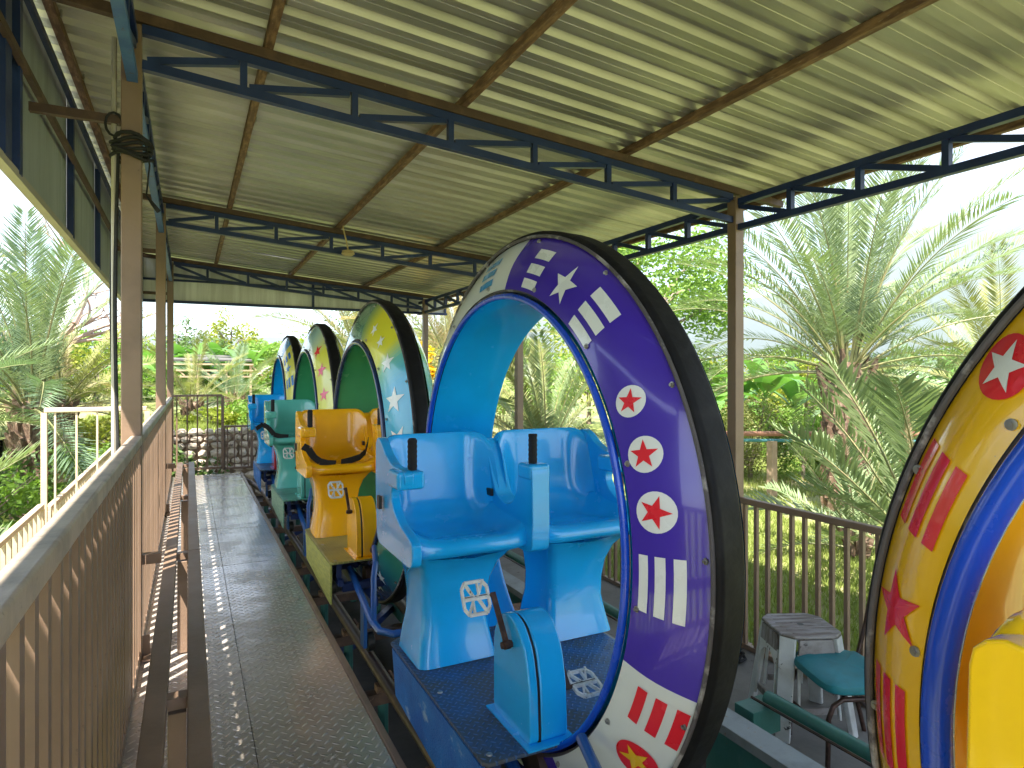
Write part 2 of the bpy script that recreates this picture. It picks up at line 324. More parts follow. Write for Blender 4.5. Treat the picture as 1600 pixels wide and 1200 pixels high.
# ------------------------------------------------------------------ walkway deck
deck_bm = MB()
deck_bm.box((.18, 4.3, -.07), (.90, 10.9, .10), 0)
deck = struct(deck_bm.build('walkway', M['rustdark']))
me_pl = {}
for x0, x1 in ((-.285, .215), (.215, .640)):
    y = -1.1; k = 0
    while y < 9.7:
        y2 = min(y + 1.22, 9.74)
        q = MB(); q.box(((x0 + x1) / 2, (y + y2) / 2, -.008 + random.Random(k).uniform(-.001, .001)), (x1 - x0 - .003, y2 - y - .003, .014)); q.build('plate', M['deck'], deck)
        y = y2; k += 1
q = MB(); q.box((.655, 4.3, -.03), (.028, 10.9, .075)); q.build('edge_angle', M['tan'], deck, bevel=.004)
q = MB(); q.box((-.31, 4.3, -.02), (.03, 10.9, .05)); q.build('edge_angle', M['cream'], deck, bevel=.004)
for i in range(8):
    q = MB(); q.box((.60, -.9 + i * 1.5, -.43), (.06, .06, .63)); q.build('support_post', M['rustdark'], deck)
    q = MB(); q.box((-.24, -.9 + i * 1.5, -.43), (.06, .06, .63)); q.build('support_post', M['rustdark'], deck)

# ------------------------------------------------------------------ shelter
sh = empty('canopy_shelter', (1.7, 5.3, GZ), 'open steel station roof with blue trusses, tan posts and corrugated zinc sheets over the ride', 'shelter')
SO = (1.7, 5.3, GZ)
def part(mb, name, m, parent=None, bevel=0, kind=None, label=None, angle=35):
    o = mb.build(name, m, parent if parent else sh, origin=SO, bevel=bevel, angle=angle)
    if kind: o['kind'] = kind
    if label: o['label'] = label
    return o
def zt(x): return 3.037 - .0835 * (x + .2)       # truss top chord, roof fall to the right
P1 = 3.543; PX0, PX1 = -.2425, 3.674
for k in range(0, 4):
    y = P1 * k
    for x in (PX0, PX1):
        zb = GZ if x < 0 else GZ + .09
        zh = zt(x) - .02
        q = MB(); q.box((x, y, (zb + zh) / 2), (.085, .085, zh - zb)); o = part(q, 'post', M['tan'], bevel=.006)
        q = MB(); z0 = 0.004 if x < 0 else GZ + .094
        if x < 0:
            q.box((x + .075, y, z0 + .004), (.06, .14, .008)); q.prism([(y - .004, z0 + .009), (y + .004, z0 + .009), (y + .004, z0 + .10), (y - .004, z0 + .10)], x + .044, x + .075)
        else: q.box((x, y, z0 + .004), (.17, .17, .01))
        q.build('base_plate', M['tan'], o, origin=SO)
nodes_x = [-.2] + [.25 + i * .565 for i in range(6)] + [3.63]
for k in range(0, 4):
    y = P1 * k; tz = lambda x: zt(x) - .025
    q = MB(); q.beam((-.2, y, tz(-.2)), (3.632, y, tz(3.632)), .04, .045); tr = part(q, 'truss', M['bluesteel'])
    bz = lambda x: zt(x) - .195
    q = MB(); q.beam((-.2, y, bz(-.2)), (3.632, y, bz(3.632)), .04, .045); part(q, 'bottom_chord', M['bluesteel'], tr)
    for i, x in enumerate(nodes_x):
        if i == 0 or i == 7: continue
        q = MB(); q.beam((x, y, bz(x) + .022), (x, y, tz(x) - .022), .034, .036, up=(0, 1, 0)); part(q, 'vertical_strut', M['bluesteel'], tr)
    for i in range(7):
        a, b_ = nodes_x[i], nodes_x[i + 1]
        if k == 3: a, b_ = b_, a
        dx = (b_ - a) * .05
        q = MB(); q.beam((a + dx, y, bz(a) + .024), (b_ - dx, y, tz(b_) - .026), .032, .034); part(q, 'diagonal_strut', M['bluesteel'], tr)
    q = MB(); q.beam((-.62, y, zt(-.62) + .028), (4.16, y, zt(4.16) + .028), .05, .052); part(q, 'rafter', M['rustdark'], bevel=.003)
# eave girders along both sides (N pattern)
for x, ylo, m, half in ((PX1, -1.06, 'bluesteel', 0), (PX0 + .005, -1.06, 'bluesteel', 1)):
    zt0 = zt(x) - .06 if x > 0 else zt(x) - .09
    q = MB(); q.beam((x, ylo, zt0), (x, 11.0, zt0), .045, .045); gr = part(q, 'eave_girder', M[m])
    q = MB(); q.beam((x, ylo, zt0 - .19), (x, 11.0, zt0 - .19), .045, .045); part(q, 'bottom_chord', M[m] if x > 0 else M['blueside'], gr)
    nb = 24
    for i in range(nb + 1):
        y = -1.0 + i * .5062
        if min(abs(y - P1 * k) for k in range(4)) < .06: continue
        q = MB(); q.beam((x, y, zt0 - .168), (x, y, zt0 - .022), .038, .038, up=(0, 1, 0)); part(q, 'vertical_strut', M[m], gr)
    for i in range(nb):
        y = -1.0 + i * .5062
        q = MB(); q.beam((x, y + .03, zt0 - .168), (x, y + .48, zt0 - .024), .034, .034); part(q, 'diagonal_strut', M[m], gr)
for x in (-.60, .37, 1.46, 2.66, 4.12):
    z = zt(x) + .08
    q = MB(); q.beam((x, -1.1, z), (x, 11.05, z), .045, .050); part(q, 'purlin', M['rust'], bevel=.004)
    for i in range(15):
        y = -.7 + i * .76
        q = MB(); q.tube([(x + .032, y, z - .01), (x + .032, y, z + .04)], .006, 6); part(q, 'hook_bolt', M['zinc'])
# corrugated sheets: one object each, shared section
def sheet(y0, idx):
    q = MB(); pitch = .19; prof = []
    for r in range(4):
        o = r * pitch
        prof += [(o, 0), (o + .045, 0), (o + .048, .004), (o + .052, 0), (o + .096, 0), (o + .114, .034), (o + .166, .034), (o + .184, .0)]
    prof += [(4 * pitch + .012, -.002)]
    rr = random.Random(idx); dz = rr.uniform(-.002, .004) + (idx % 2) * .003
    xs = [-.70, .2, 1.1, 2.0, 2.9, 4.22]; vs = []
    for x in xs:
        bz_ = zt(x) + .107 + dz + .004 * noise.noise(Vector((x * 2, idx * 3.1, 0)))
        for (a, z) in prof: vs.append((x, y0 + a, bz_ + z))
    m = len(prof)
    for i in range(len(xs) - 1):
        q.add([], [])
    q.add(vs, [(i * m + j, i * m + j + 1, (i + 1) * m + j + 1, (i + 1) * m + j) for i in range(len(xs) - 1) for j in range(m - 1)])
    o = part(q, 'roof_sheet', M['sheet']); sol = o.modifiers.new('thick', 'SOLIDIFY'); sol.thickness = .0015; sol.offset = 1
for i in range(16): sheet(-1.12 + i * .7605, i)
# left fascia: blue frame, sheet panels
XF = -.67
ys = [-1.0, .4, 2.0, 3.43, 4.86, 6.2, 7.6, 9.0, 10.9]
for i in range(len(ys) - 1):
    q = MB(); q.box((XF - .02, (ys[i] + ys[i + 1]) / 2, 2.69), (.006, ys[i + 1] - ys[i] - .006, .90)); part(q, 'fascia_panel', M['fascia'])
for y in ys:
    q = MB(); q.box((XF + .006, y, 2.63), (.035, .05, .82)); part(q, 'fascia_upright', M['bluesteel'])
q = MB(); q.box((XF + .006, 3.2, 2.60), (.04, .10, .74)); part(q, 'fascia_upright', M['bluesteel'])
for z, m in ((2.215, 'trim'), (2.70, 'rustdark'), (3.03, 'bluesteel')):
    q = MB(); q.box((XF + (.03 if m != 'trim' else 0), 4.95, z), (.04 if m == 'trim' else .025, 11.9, .035)); part(q, 'fascia_rail', M[m])
for k, z in ((1, 2.56), (2, 2.56), (3, 2.56)):
    q = MB(); q.beam((XF + .03, P1 * k, z), (PX0 - .044, P1 * k, z), .035, .04); part(q, 'outrigger', M['rustdark'])
# added unseen sheet on uprights, sized to shade the near pickets, bench and deck
q = MB(); q.box((XF - .03, 1.58, 1.19), (.02, 2.0, 1.84)); part(q, 'shade_sheet', M['fascia'])
for y in (.56, 2.60):
    q = MB(); q.box((XF, y, .74), (.035, .035, 2.93)); part(q, 'shade_sheet_upright', M['bluesteel'])
# far gable sheets
yg = 10.93
for i, (xa, xb) in enumerate(((-.66, .18), (.18, 1.0), (1.0, 1.83), (1.83, 2.65), (2.65, 3.45), (3.45, 4.15))):
    q = MB(); q.prism([(xa, 2.49), (xb + .02, 2.49), (xb + .02, zt(xb) + .05), (xa, zt(xa) + .05)], yg + .008 * (i % 2), yg + .006 + .008 * (i % 2), axis='y')
    part(q, 'gable_panel', M['gable'])
q = MB(); q.box((1.75, yg - .02, 2.475), (4.86, .05, .04)); part(q, 'gable_rail', M['bluesteel'])
q = MB(); q.box((1.3, yg - .02, 2.80), (3.9, .03, .03)); part(q, 'gable_rail', M['bluesteel'])
for x in (-.62, 1.83, 3.45, 4.15):
    zt_ = zt(x) + .04
    q = MB(); q.box((x, yg - .02, (2.497 + zt_) / 2), (.035, .035, zt_ - 2.497)); part(q, 'gable_upright', M['bluesteel'])
# conduit on the first post and coiled cables
q = MB(); q.tube([(-.315, P1, .9), (-.315, P1, 2.95)], .012, 8); part(q, 'conduit', M['trim'])
cable = empty('cable_bundle', (-.30, P1, 2.3), 'black cables coiled round the nearest tan post and hanging down its outer side', 'cable')
q = MB()
rc = random.Random(2)
for k in range(6):
    zc_ = 2.39 + .018 * k; pts = []
    for i in range(16):
        a = 2 * PI * i / 16; pts.append((PX0 + (.058 + rc.uniform(0, .018)) * math.cos(a) * 1.15, P1 + (.062 + rc.uniform(0, .01)) * math.sin(a), zc_ + .012 * math.sin(a * 2 + k)))
    q.tube(pts, .009, 6, closed=True)
q.build('coil', M['web'], cable, origin=(-.30, P1, 2.3))
q = MB()
for k in range(4):
    pts = [(PX0 - .052 - .003 * k - .012 * math.sin(t_ * PI) * (k * .4 + 1), P1 - .02 + .012 * k, 2.42 - 1.45 * t_) for t_ in [i / 12 for i in range(13)]]
    q.tube(pts, .006, 6)
q.build('hanging_cable', M['web'], cable, origin=(-.30, P1, 2.3))
q = MB(); pts = [(PX0 - .07 + .035 * math.cos(a), P1 - .03, 2.53 + .055 * math.sin(a)) for a in [i * PI / 6 for i in range(12)]]; q.tube(pts, .006, 6, closed=True)
pts = [(PX0 + .06, P1 - .045, 2.45), (PX0 + .075, P1 - .03, 2.36), (PX0 + .06, P1, 2.22), (PX0 + .085, P1 + .03, 2.19), (PX0 + .11, P1 + .05, 2.16)]; q.tube(pts, [.004, .004, .004, .01, .012], 6)
q.build('loose_loop', M['web'], cable, origin=(-.30, P1, 2.3))
lp = empty('pendant_lamp', (1.52, 6.9, 2.62), 'small cream pendant lamp fitting hanging from the roof at the second truss', 'lamp')
q = MB(); q.tube([(1.47, 6.9, 3.0), (1.47, 6.9, 2.92), (1.50, 6.9, 2.8), (1.52, 6.9, 2.70)], .008, 6); q.build('stem', M['lamp'], lp, origin=(1.52, 6.9, 2.62))
q = MB(); q.tube([(1.52, 6.9, 2.70), (1.52, 6.9, 2.69), (1.52, 6.9, 2.66), (1.52, 6.9, 2.64)], [.03, .06, .07, .045], 14); q.build('lamp_shade', M['lamp'], lp, origin=(1.52, 6.9, 2.62))

# ------------------------------------------------------------------ railings
def railing(label, a, b_, ztop, zbot, m, mtop, picket=.022, pitch=.1, top=(.05, .045), name='railing', ends=True, clear=None, bars_in=0):
    a, b_ = Vector(a), Vector(b_); d = b_ - a; L = d.length; d.normalize()
    org = Vector((a.x, a.y, zbot))
    r = empty(name, org, label, 'railing', 'steel railings round the station')
    T = lambda p, z: Vector((p.x, p.y, z))
    q = MB(); q.beam(T(a, ztop - top[1] / 2), T(b_, ztop - top[1] / 2), top[0], top[1]); q.build('top_rail', mtop, r, origin=org, bevel=.008)
    q = MB(); q.beam(T(a, zbot + .02), T(b_, zbot + .02), .035, .035); q.build('bottom_rail', m, r, origin=org, bevel=.003)
    hh = ztop - top[1] - zbot - .038
    q = MB(); q.box((0, 0, hh / 2), (picket, picket, hh)); me = q.mesh('picket', m)
    nP = int(L / pitch); angz = math.atan2(d.y, d.x)
    rr = random.Random(int(L * 100))
    for i in range(nP):
        t_ = (i + .5) * L / nP; p = a + d * t_
        if clear and any(abs(p.y - c) < .055 for c in clear): continue
        link('picket', me, r, loc=(p.x - org.x + rr.uniform(-.001, .001), p.y - org.y, .0378), rot=(0, 0, angz + rr.uniform(-.02, .02)))
    if ends:
        for p in (a, b_):
            q = MB(); q.beam(T(p, zbot - .0), T(p, ztop - top[1]), .035, .035, up=(0, 1, 0)); q.build('end_post', m, r, origin=org)
    return r
posts = [P1 * k for k in range(4)]
for i, (ya, yb) in enumerate(((-1.0, P1 - .045), (P1 + .045, 2 * P1 - .045), (2 * P1 + .045, 3 * P1 - .8))):
    lab = ['tan picket railing nearest the camera along the left edge of the walkway', 'tan picket railing between the first and second left post of the walkway', 'tan picket railing past the second left post at the far end of the walkway'][i]
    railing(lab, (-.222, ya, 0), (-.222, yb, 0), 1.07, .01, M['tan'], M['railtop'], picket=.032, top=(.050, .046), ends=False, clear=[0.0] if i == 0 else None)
for i, (ya, yb) in enumerate(((-1.0, P1 - .045), (P1 + .045, 2 * P1 - .045), (2 * P1 + .045, 3 * P1 - .045))):
    lab = ['brown picket railing on the right behind the plastic stool', 'brown picket railing on the right seen under the blue seats', 'brown picket railing on the right at the far end of the station'][i]
    railing(lab, (PX1, ya, 0), (PX1, yb, 0), .452, -.66, M['tan'], M['tan'], picket=.026, ends=False)
railing('tall tan gate railing closing the far end of the walkway', (-.21, 9.80, 0), (.42, 9.80, 0), 1.10, .06, M['tan'], M['tan'], picket=.018, top=(.03, .03), pitch=.105)
railing('low tan railing beside the tall gate at the walkway end', (.44, 9.82, 0), (.80, 9.82, 0), .66, .04, M['tan'], M['tan'], picket=.018, top=(.04, .03), pitch=.09)
railing('sunlit cream railing of the ramp running outside the left fence', (-.90, 1.2, 0), (-.90, 5.35, 0), .48, -.62, M['cream'], M['cream'], picket=.022, top=(.04, .035), pitch=.13)
railing('sunlit cream railing continuing past the gate frame outside', (-.90, 5.6, 0), (-.90, 10.2, 0), .42, -.66, M['cream'], M['cream'], picket=.022, top=(.04, .035), pitch=.13)
railing('tall cream gate frame with thin bars outside the left fence', (-.90, 5.45, 0), (-.275, 5.45, 0), 1.13, -.62, M['cream'], M['cream'], picket=.012, top=(.035, .035), pitch=.11, name='gate_frame')

# ------------------------------------------------------------------ two-pipe bench rail along the fence
be = empty('bench_rail', (-.03, 1.0, 0), 'long tan bench of two parallel square tubes beside the left fence', 'bench')
BO = (-.03, 1.0, 0)
for x in (-.078, .022):
    for ya, yb in ((-.9, 3.50), (3.503, 7.12)):
        q = MB(); q.box((x, (ya + yb) / 2, .475), (.052, yb - ya, .05)); q.build('seat_tube', M['tan'], be, origin=BO, bevel=.004)
for y in (.3, 1.95, 3.52, 5.2, 7.05):
    q = MB(); q.box((-.028, y, .2275), (.045, .045, .445)); lg = q.build('leg', M['tan'], be, origin=BO, bevel=.003)
    q = MB(); q.box((-.028, y, .475), (.056, .045, .03)); q.build('cross_piece', M['tan'], lg, origin=BO)
for y in (P1, 2 * P1):
    q = MB(); q.box((-.159, y, .474), (.08, .05, .046)); q.build('wall_bracket', M['tan'], be, origin=BO)

# ------------------------------------------------------------------ track
tk = empty('ride_track', (1.16, 4, GZ), 'dark twin pipe track on green steel supports running beside the walkway', 'track')
TO = (1.16, 4, GZ)
for x in (.95, 1.37):
    q = MB(); q.tube([(x, y, -.30) for y in [-1.2 + i * .5 for i in range(22)]] + ([(x, 9.6, -.30), (x - .03, 9.85, -.28), (x - .12, 10.05, -.22), (x - .25, 10.1, -.14)] if x < 1 else [(x, 9.9, -.3)]), .034, 14)
    q.build('rail_pipe', M['railpipe'], tk, origin=TO)
for i in range(13):
    y = -.8 + i * .85
    q = MB(); q.box((1.16, y, -.40), (.72, .07, .06)); ti = q.build('cross_tie', M['rustdark'], tk, origin=TO)
    for x in (.95, 1.37):
        q = MB(); q.box((x, y, -.351), (.08, .06, .035)); q.box((x + .05, y, -.33), (.012, .10, .08)); q.build('rail_saddle', M['rust'], ti, origin=TO)
        q = MB(); q.tube([(x, y, GZ + .004), (x, y, -.431)], .03, 8); q.build('support_leg', M['green'], ti, origin=TO)
for x in (.80, 1.52):
    q = MB(); q.box((x, 4.3, -.53), (.05, 10.9, .14)); q.build('side_beam', M['green'], tk, origin=TO)
for i in range(7):
    q = MB(); q.beam((.83, -.8 + i * 1.7, -.55), (1.49, .05 + i * 1.7, -.55), .05, .05); q.build('brace', M['bluesteel'], tk, origin=TO)
gd = empty('green_girder', (2.6, 2, GZ), 'green pipe and box girder with grey channel beside the service floor', 'girder')
GO = (2.6, 2, GZ)
for k, (ya, yb) in enumerate(((-1.2, 2.42), (2.75, 6.0), (6.3, 9.8))):
    q = MB(); q.tube([(2.74, ya, -.355), (2.74, yb, -.355)], .038, 14); q.build('pipe', M['green'], gd, origin=GO)
    q = MB(); q.tube([(2.655, ya, -.345), (2.655, yb + .03, -.345)], .008, 6); q.build('thin_rod', M['railpipe'], gd, origin=GO)
    q = MB(); q.box((2.44, (ya + yb) / 2, -.405), (.15, yb - ya + .25, .05)); q.build('channel', M['greyplate'], gd, origin=GO, bevel=.004)
    q = MB(); q.box((2.44, (ya + yb) / 2, -.56), (.07, yb - ya + .2, .26)); q.build('web_plate', M['green'], gd, origin=GO)
    for y in (ya + .2, (ya + yb) / 2, yb + .03):
        q = MB(); q.box((2.70, y, -.46), (.20, .13, .14)); q.box((2.70, y, -.62), (.08, .08, .18)); q.build('bracket_box', M['green'], gd, origin=GO, bevel=.004)
for y in (4.4, 5.6, 7.1, 8.4):
    q = MB(); q.box((2.0, y, -.45), (.80, .16, .03)); q.build('cross_plate', M['rust'], gd, origin=GO)

# ------------------------------------------------------------------ pedal cars
XC = 1.16; CB = -.27
def lathe(mb, prof, nphi, yc, zc, mi=0, col=None):
    """profile of (x, r) revolved about the X axis"""
    base = len(mb.v); m = len(prof)
    for i in range(nphi):
        a = 2 * PI * i / nphi
        for (x, r) in prof: mb.v.append((x, yc + r * math.cos(a), zc + r * math.sin(a)))
    for i in range(nphi):
        j = (i + 1) % nphi
        for k in range(m - 1):
            mb.f.append((base + i * m + k, base + j * m + k, base + j * m + k + 1, base + i * m + k + 1)); mb.m.append(mi); mb.sm.append(True)
def gcol(stops, a):
    a = a % 360
    for i in range(len(stops) - 1):
        if stops[i][0] <= a <= stops[i + 1][0]:
            t_ = (a - stops[i][0]) / max(1e-6, stops[i + 1][0] - stops[i][0]); return tuple(x + (y - x) * t_ for x, y in zip(stops[i][1], stops[i + 1][1]))
    return stops[-1][1]
XO, XI, RO = -.06, -.16, .985    # left face, relative to the car axis
def make_wheel(root, org, zc, ri, stops, tube_r, tube_m, drum_m, decals):
    rc_ = ri + .0
    def surf(phi, v, side=-1, off=0.0):
        r = ri + .02 + (RO - ri - .02) * v; x = XI + (XO - XI) * v - .018 * math.sin(PI * max(0, min(1, v)))
        nx_ = -(RO - ri); nr = (XO - XI)      # outward normal of the cone (to the left and inwards)
        L = math.hypot(nx_, nr); x += off * nx_ / L; r += -off * abs(nr) / L * .3
        a = R(phi)
        X = x if side < 0 else (.03 + (XO - x) * 1.25)
        return Vector((X, r * math.cos(a), zc + r * math.sin(a)))
    q = MB(); N = 240; KV = 8
    cols = []
    for side in (-1, 1):
        base = len(q.v)
        for i in range(N):
            for k in range(KV + 1): q.v.append(tuple(surf(360 * i / N, k / KV, side)))
        for i in range(N):
            j = (i + 1) % N; c = gcol(stops, 360 * (i + .5) / N)
            for k in range(KV):
                f = (base + i * (KV + 1) + k, base + j * (KV + 1) + k, base + j * (KV + 1) + k + 1, base + i * (KV + 1) + k + 1)
                q.f.append(f if side > 0 else f[::-1]); q.m.append(0); q.sm.append(True); cols.append(c)
    me = q.mesh('big_wheel', M['ringpaint'], origin=org, angle=60)
    ca = me.color_attributes.new('paint', 'FLOAT_COLOR', 'CORNER')
    smooth = {}
    li = 0
    for p in me.polygons:
        a, b_ = cols[p.index], None
        for _ in p.loop_indices: ca.data[_].color = (*a, 1)
    wh = link('big_wheel', me, root)
    q = MB(); lathe(q, [(XI + .012, ri - .004), (XI + .03, ri - .010), (.150, ri - .010), (.168, ri - .004), (.168, ri + .004), (.156, ri + .02)], 120, 0, zc); q.build('drum', drum_m, wh, origin=org, angle=60)
    q = MB(); q.tube([(XI - .004, (ri - .0 - tube_r * .4) * math.cos(R(a)), zc + (ri - tube_r * .4) * math.sin(R(a))) for a in range(0, 360, 3)], tube_r, 12, closed=True); q.build('inner_rim_tube', tube_m, wh, origin=org)
    q = MB(); q.tube([(XI + .012, (ri + .018) * math.cos(R(a)), zc + (ri + .018) * math.sin(R(a))) for a in range(0, 360, 3)], .007, 8, closed=True); q.build('seal', M['seal'], wh, origin=org)
    q = MB(); lathe(q, [(XO + .004, .972), (XO - .012, .984), (XO - .010, .996), (XO + .002, 1.004), (XO + .010, 1.002), (.006, 1.002), (.015, .996), (.018, .986), (.012, .970)], 160, 0, zc); q.build('tyre', M['black'], wh, origin=org, angle=50)
    q = MB(); q.tube([(XO - .013, .985 * math.cos(R(a)), zc + .985 * math.sin(R(a))) for a in range(0, 360, 3)], .006, 8, closed=True); q.build('seal', M['seal'], wh, origin=org)
    # bolts
    qb = MB(); qb.tube([(0, 0, 0), (-.004, 0, 0), (-.0045, 0, 0)], [.011, .011, .0085], 10); qb.tube([(-.0045, 0, 0), (-.011, 0, 0)], .006, 6); mb_ = qb.mesh('bolt', M['zinc'])
    for i in range(14):
        for v, o_ in ((.10, 4), (.90, -6)):
            p = surf(i * 360 / 14 + o_ + 3, v, -1, .001) - Vector(org)
            link('bolt', mb_, wh, loc=p, rot=(0, 0, 0)).scale = (.75, .75, .75)
    # painted marks
    def poly_on(pts, m, name):
        """pts: closed outline in (phi, v); filled as a fan with middle rings so that it hugs the cone"""
        c = (sum(p[0] for p in pts) / len(pts), sum(p[1] for p in pts) / len(pts)); q = MB(); K = 3; n_ = len(pts); vs = [surf(c[0], c[1], -1, .0032)]
        for k in range(1, K + 1):
            for p in pts: vs.append(surf(c[0] + (p[0] - c[0]) * k / K, c[1] + (p[1] - c[1]) * k / K, -1, .0032))
        fs = [(0, 1 + (i + 1) % n_, 1 + i) for i in range(n_)]
        for k in range(K - 1):
            for i in range(n_):
                j = (i + 1) % n_; fs.append((1 + k * n_ + i, 1 + k * n_ + j, 1 + (k + 1) * n_ + j, 1 + (k + 1) * n_ + i))
        q.add(vs, [f[::-1] for f in fs], 0, False); return q.build(name, m, wh, origin=org)
    W = RO - ri - .02
    for d in decals:
        kind, phi, v, size, rot, m = d[:6]
        rm = ri + .02 + W * v
        def loc(dx, dy, lift=0): return (phi + math.degrees(dx / rm), v + dy / W)    # dx along the arc, dy radially
        if kind == 'star':
            pts = []
            for i in range(10):
                a = R(rot + i * 36); r = size if i % 2 == 0 else size * .40; pts.append(loc(r * math.cos(a), r * math.sin(a)))
            # densify edges
            P = []
            for i in range(10):
                a, b_ = pts[i], pts[(i + 1) % 10]; P += [a, ((a[0] + b_[0]) / 2, (a[1] + b_[1]) / 2)]
            o = poly_on(P, M[m], 'painted_star')
            if len(d) > 6: o.data.transform(Matrix.Translation((-.0022, 0, 0)))
        elif kind == 'disc':
            P = [loc(size * math.cos(a), size * 1.0 * math.sin(a)) for a in [2 * PI * i / 28 for i in range(28)]]; poly_on(P, M[m], 'painted_disc')
        elif kind == 'bars':    # size = (length, bar width, gap), rot 'a' = bars along the arc, 'r' = radial bars
            Ln, bw, gp = size
            for i in (-1, 0, 1):
                c = i * (bw + gp)
                if rot == 'a': cr = [(-Ln / 2 , c - bw / 2), (Ln / 2, c - bw / 2), (Ln / 2, c + bw / 2), (-Ln / 2, c + bw / 2)]
                else: cr = [(c - bw / 2, -Ln / 2), (c + bw / 2, -Ln / 2), (c + bw / 2, Ln / 2), (c - bw / 2, Ln / 2)]
                P = []
                for k in range(4):
                    a, b_ = cr[k], cr[(k + 1) % 4]
                    for s_ in range(4): P.append(loc(a[0] + (b_[0] - a[0]) * s_ / 4, a[1] + (b_[1] - a[1]) * s_ / 4))
                poly_on(P, M[m], 'painted_bar')
    return wh

def seat_shell(cx, org, m, parent, inner=1):
    hw = .232
    prof = [(.03, .705), (.012, .715), (.006, .735), (.018, .762), (.05, .768), (.12, .757), (.22, .748), (.32, .748), (.39, .765), (.435, .81), (.462, .88), (.482, .96), (.498, 1.04), (.508, 1.09), (.520, 1.112), (.540, 1.112), (.552, 1.09), (.548, .95), (.53, .80), (.50, .70), (.46, .685)]
    nu = 20; q = MB(); vs = []
    prof = [(y if y < .3 else .3 + (y - .3) * .68, z) for y, z in prof]
    for i in range(nu + 1):
        u = -1 + 2 * i / nu
        for k, (y, z) in enumerate(prof):
            au = abs(u); l = max(0, (au - .52) / .48) ** 2
            yy, zz = y, z
            if 3 <= k <= 8:
                zz += l * (.012, .03, .055, .075, .09, .10)[k - 3]
            if 9 <= k <= 14: yy -= l * (.10, .10, .085, .07, .055, .05)[k - 9]
            if 13 <= k <= 16: zz -= max(0, (au - .82) / .18) ** 2 * .035
            if k <= 3: yy += l * .03
            yy += .02 * (1 - u * u) * (1 if 9 <= k <= 14 else 0)
            vs.append((cx + u * hw, yy, zz))
    m_ = len(prof)
    q.add(vs, [(i * m_ + k, (i + 1) * m_ + k, (i + 1) * m_ + k + 1, i * m_ + k + 1) for i in range(nu) for k in range(m_ - 1)], 0, True)
    # underside
    q.add([(cx - hw, .02, .69), (cx + hw, .02, .69), (cx + hw, .405, .685), (cx - hw, .405, .685)], [(0, 3, 2, 1)])
    o = q.build('seat', m, parent, origin=org, angle=70)
    ss = o.modifiers.new('sub', 'SUBSURF'); ss.levels = 1; ss.render_levels = 1
    return o
def round_poly(pts, r=.02, n=3):
    out = []
    N = len(pts)
    for i in range(N):
        p0, p, p1 = Vector(pts[i - 1]), Vector(pts[i]), Vector(pts[(i + 1) % N])
        a = (p0 - p); b_ = (p1 - p); ra = min(r, a.length * .45); rb = min(r, b_.length * .45)
        A = p + a.normalized() * ra; B = p + b_.normalized() * rb
        for k in range(n + 1):
            t_ = k / n; out.append(tuple(A * (1 - t_) ** 2 + p * 2 * t_ * (1 - t_) + B * t_ * t_))
    return out
def pedestal(cx, org, m, parent):
    q = MB(); rows = [(.252, .162, .15, .325), (.262, .160, .148, .325), (.32, .150, .14, .335), (.40, .137, .125, .335), (.48, .136, .125, .33), (.56, .145, .135, .325), (.63, .165, .155, .31), (.675, .195, .175, .29), (.70, .215, .20, .275)]
    n = 8; per = []
    for (z, hx, hy, yc) in rows:
        ring = []
        r = .035
        for (sx, sy, a0) in ((1, 1, 0), (-1, 1, 90), (-1, -1, 180), (1, -1, 270)):
            for k in range(4):
                a = R(a0 + 30 * k); ring.append((cx + sx * (hx - r) + r * math.cos(a), yc + sy * (hy - r) + r * math.sin(a), z))
        per.append(ring)
    vs = [p for r_ in per for p in r_]; m_ = len(per[0])
    q.add(vs, [(i * m_ + k, i * m_ + (k + 1) % m_, (i + 1) * m_ + (k + 1) % m_, (i + 1) * m_ + k) for i in range(len(per) - 1) for k in range(m_)], 0, True)
    return q.build('pedestal', m, parent, origin=org, angle=40)
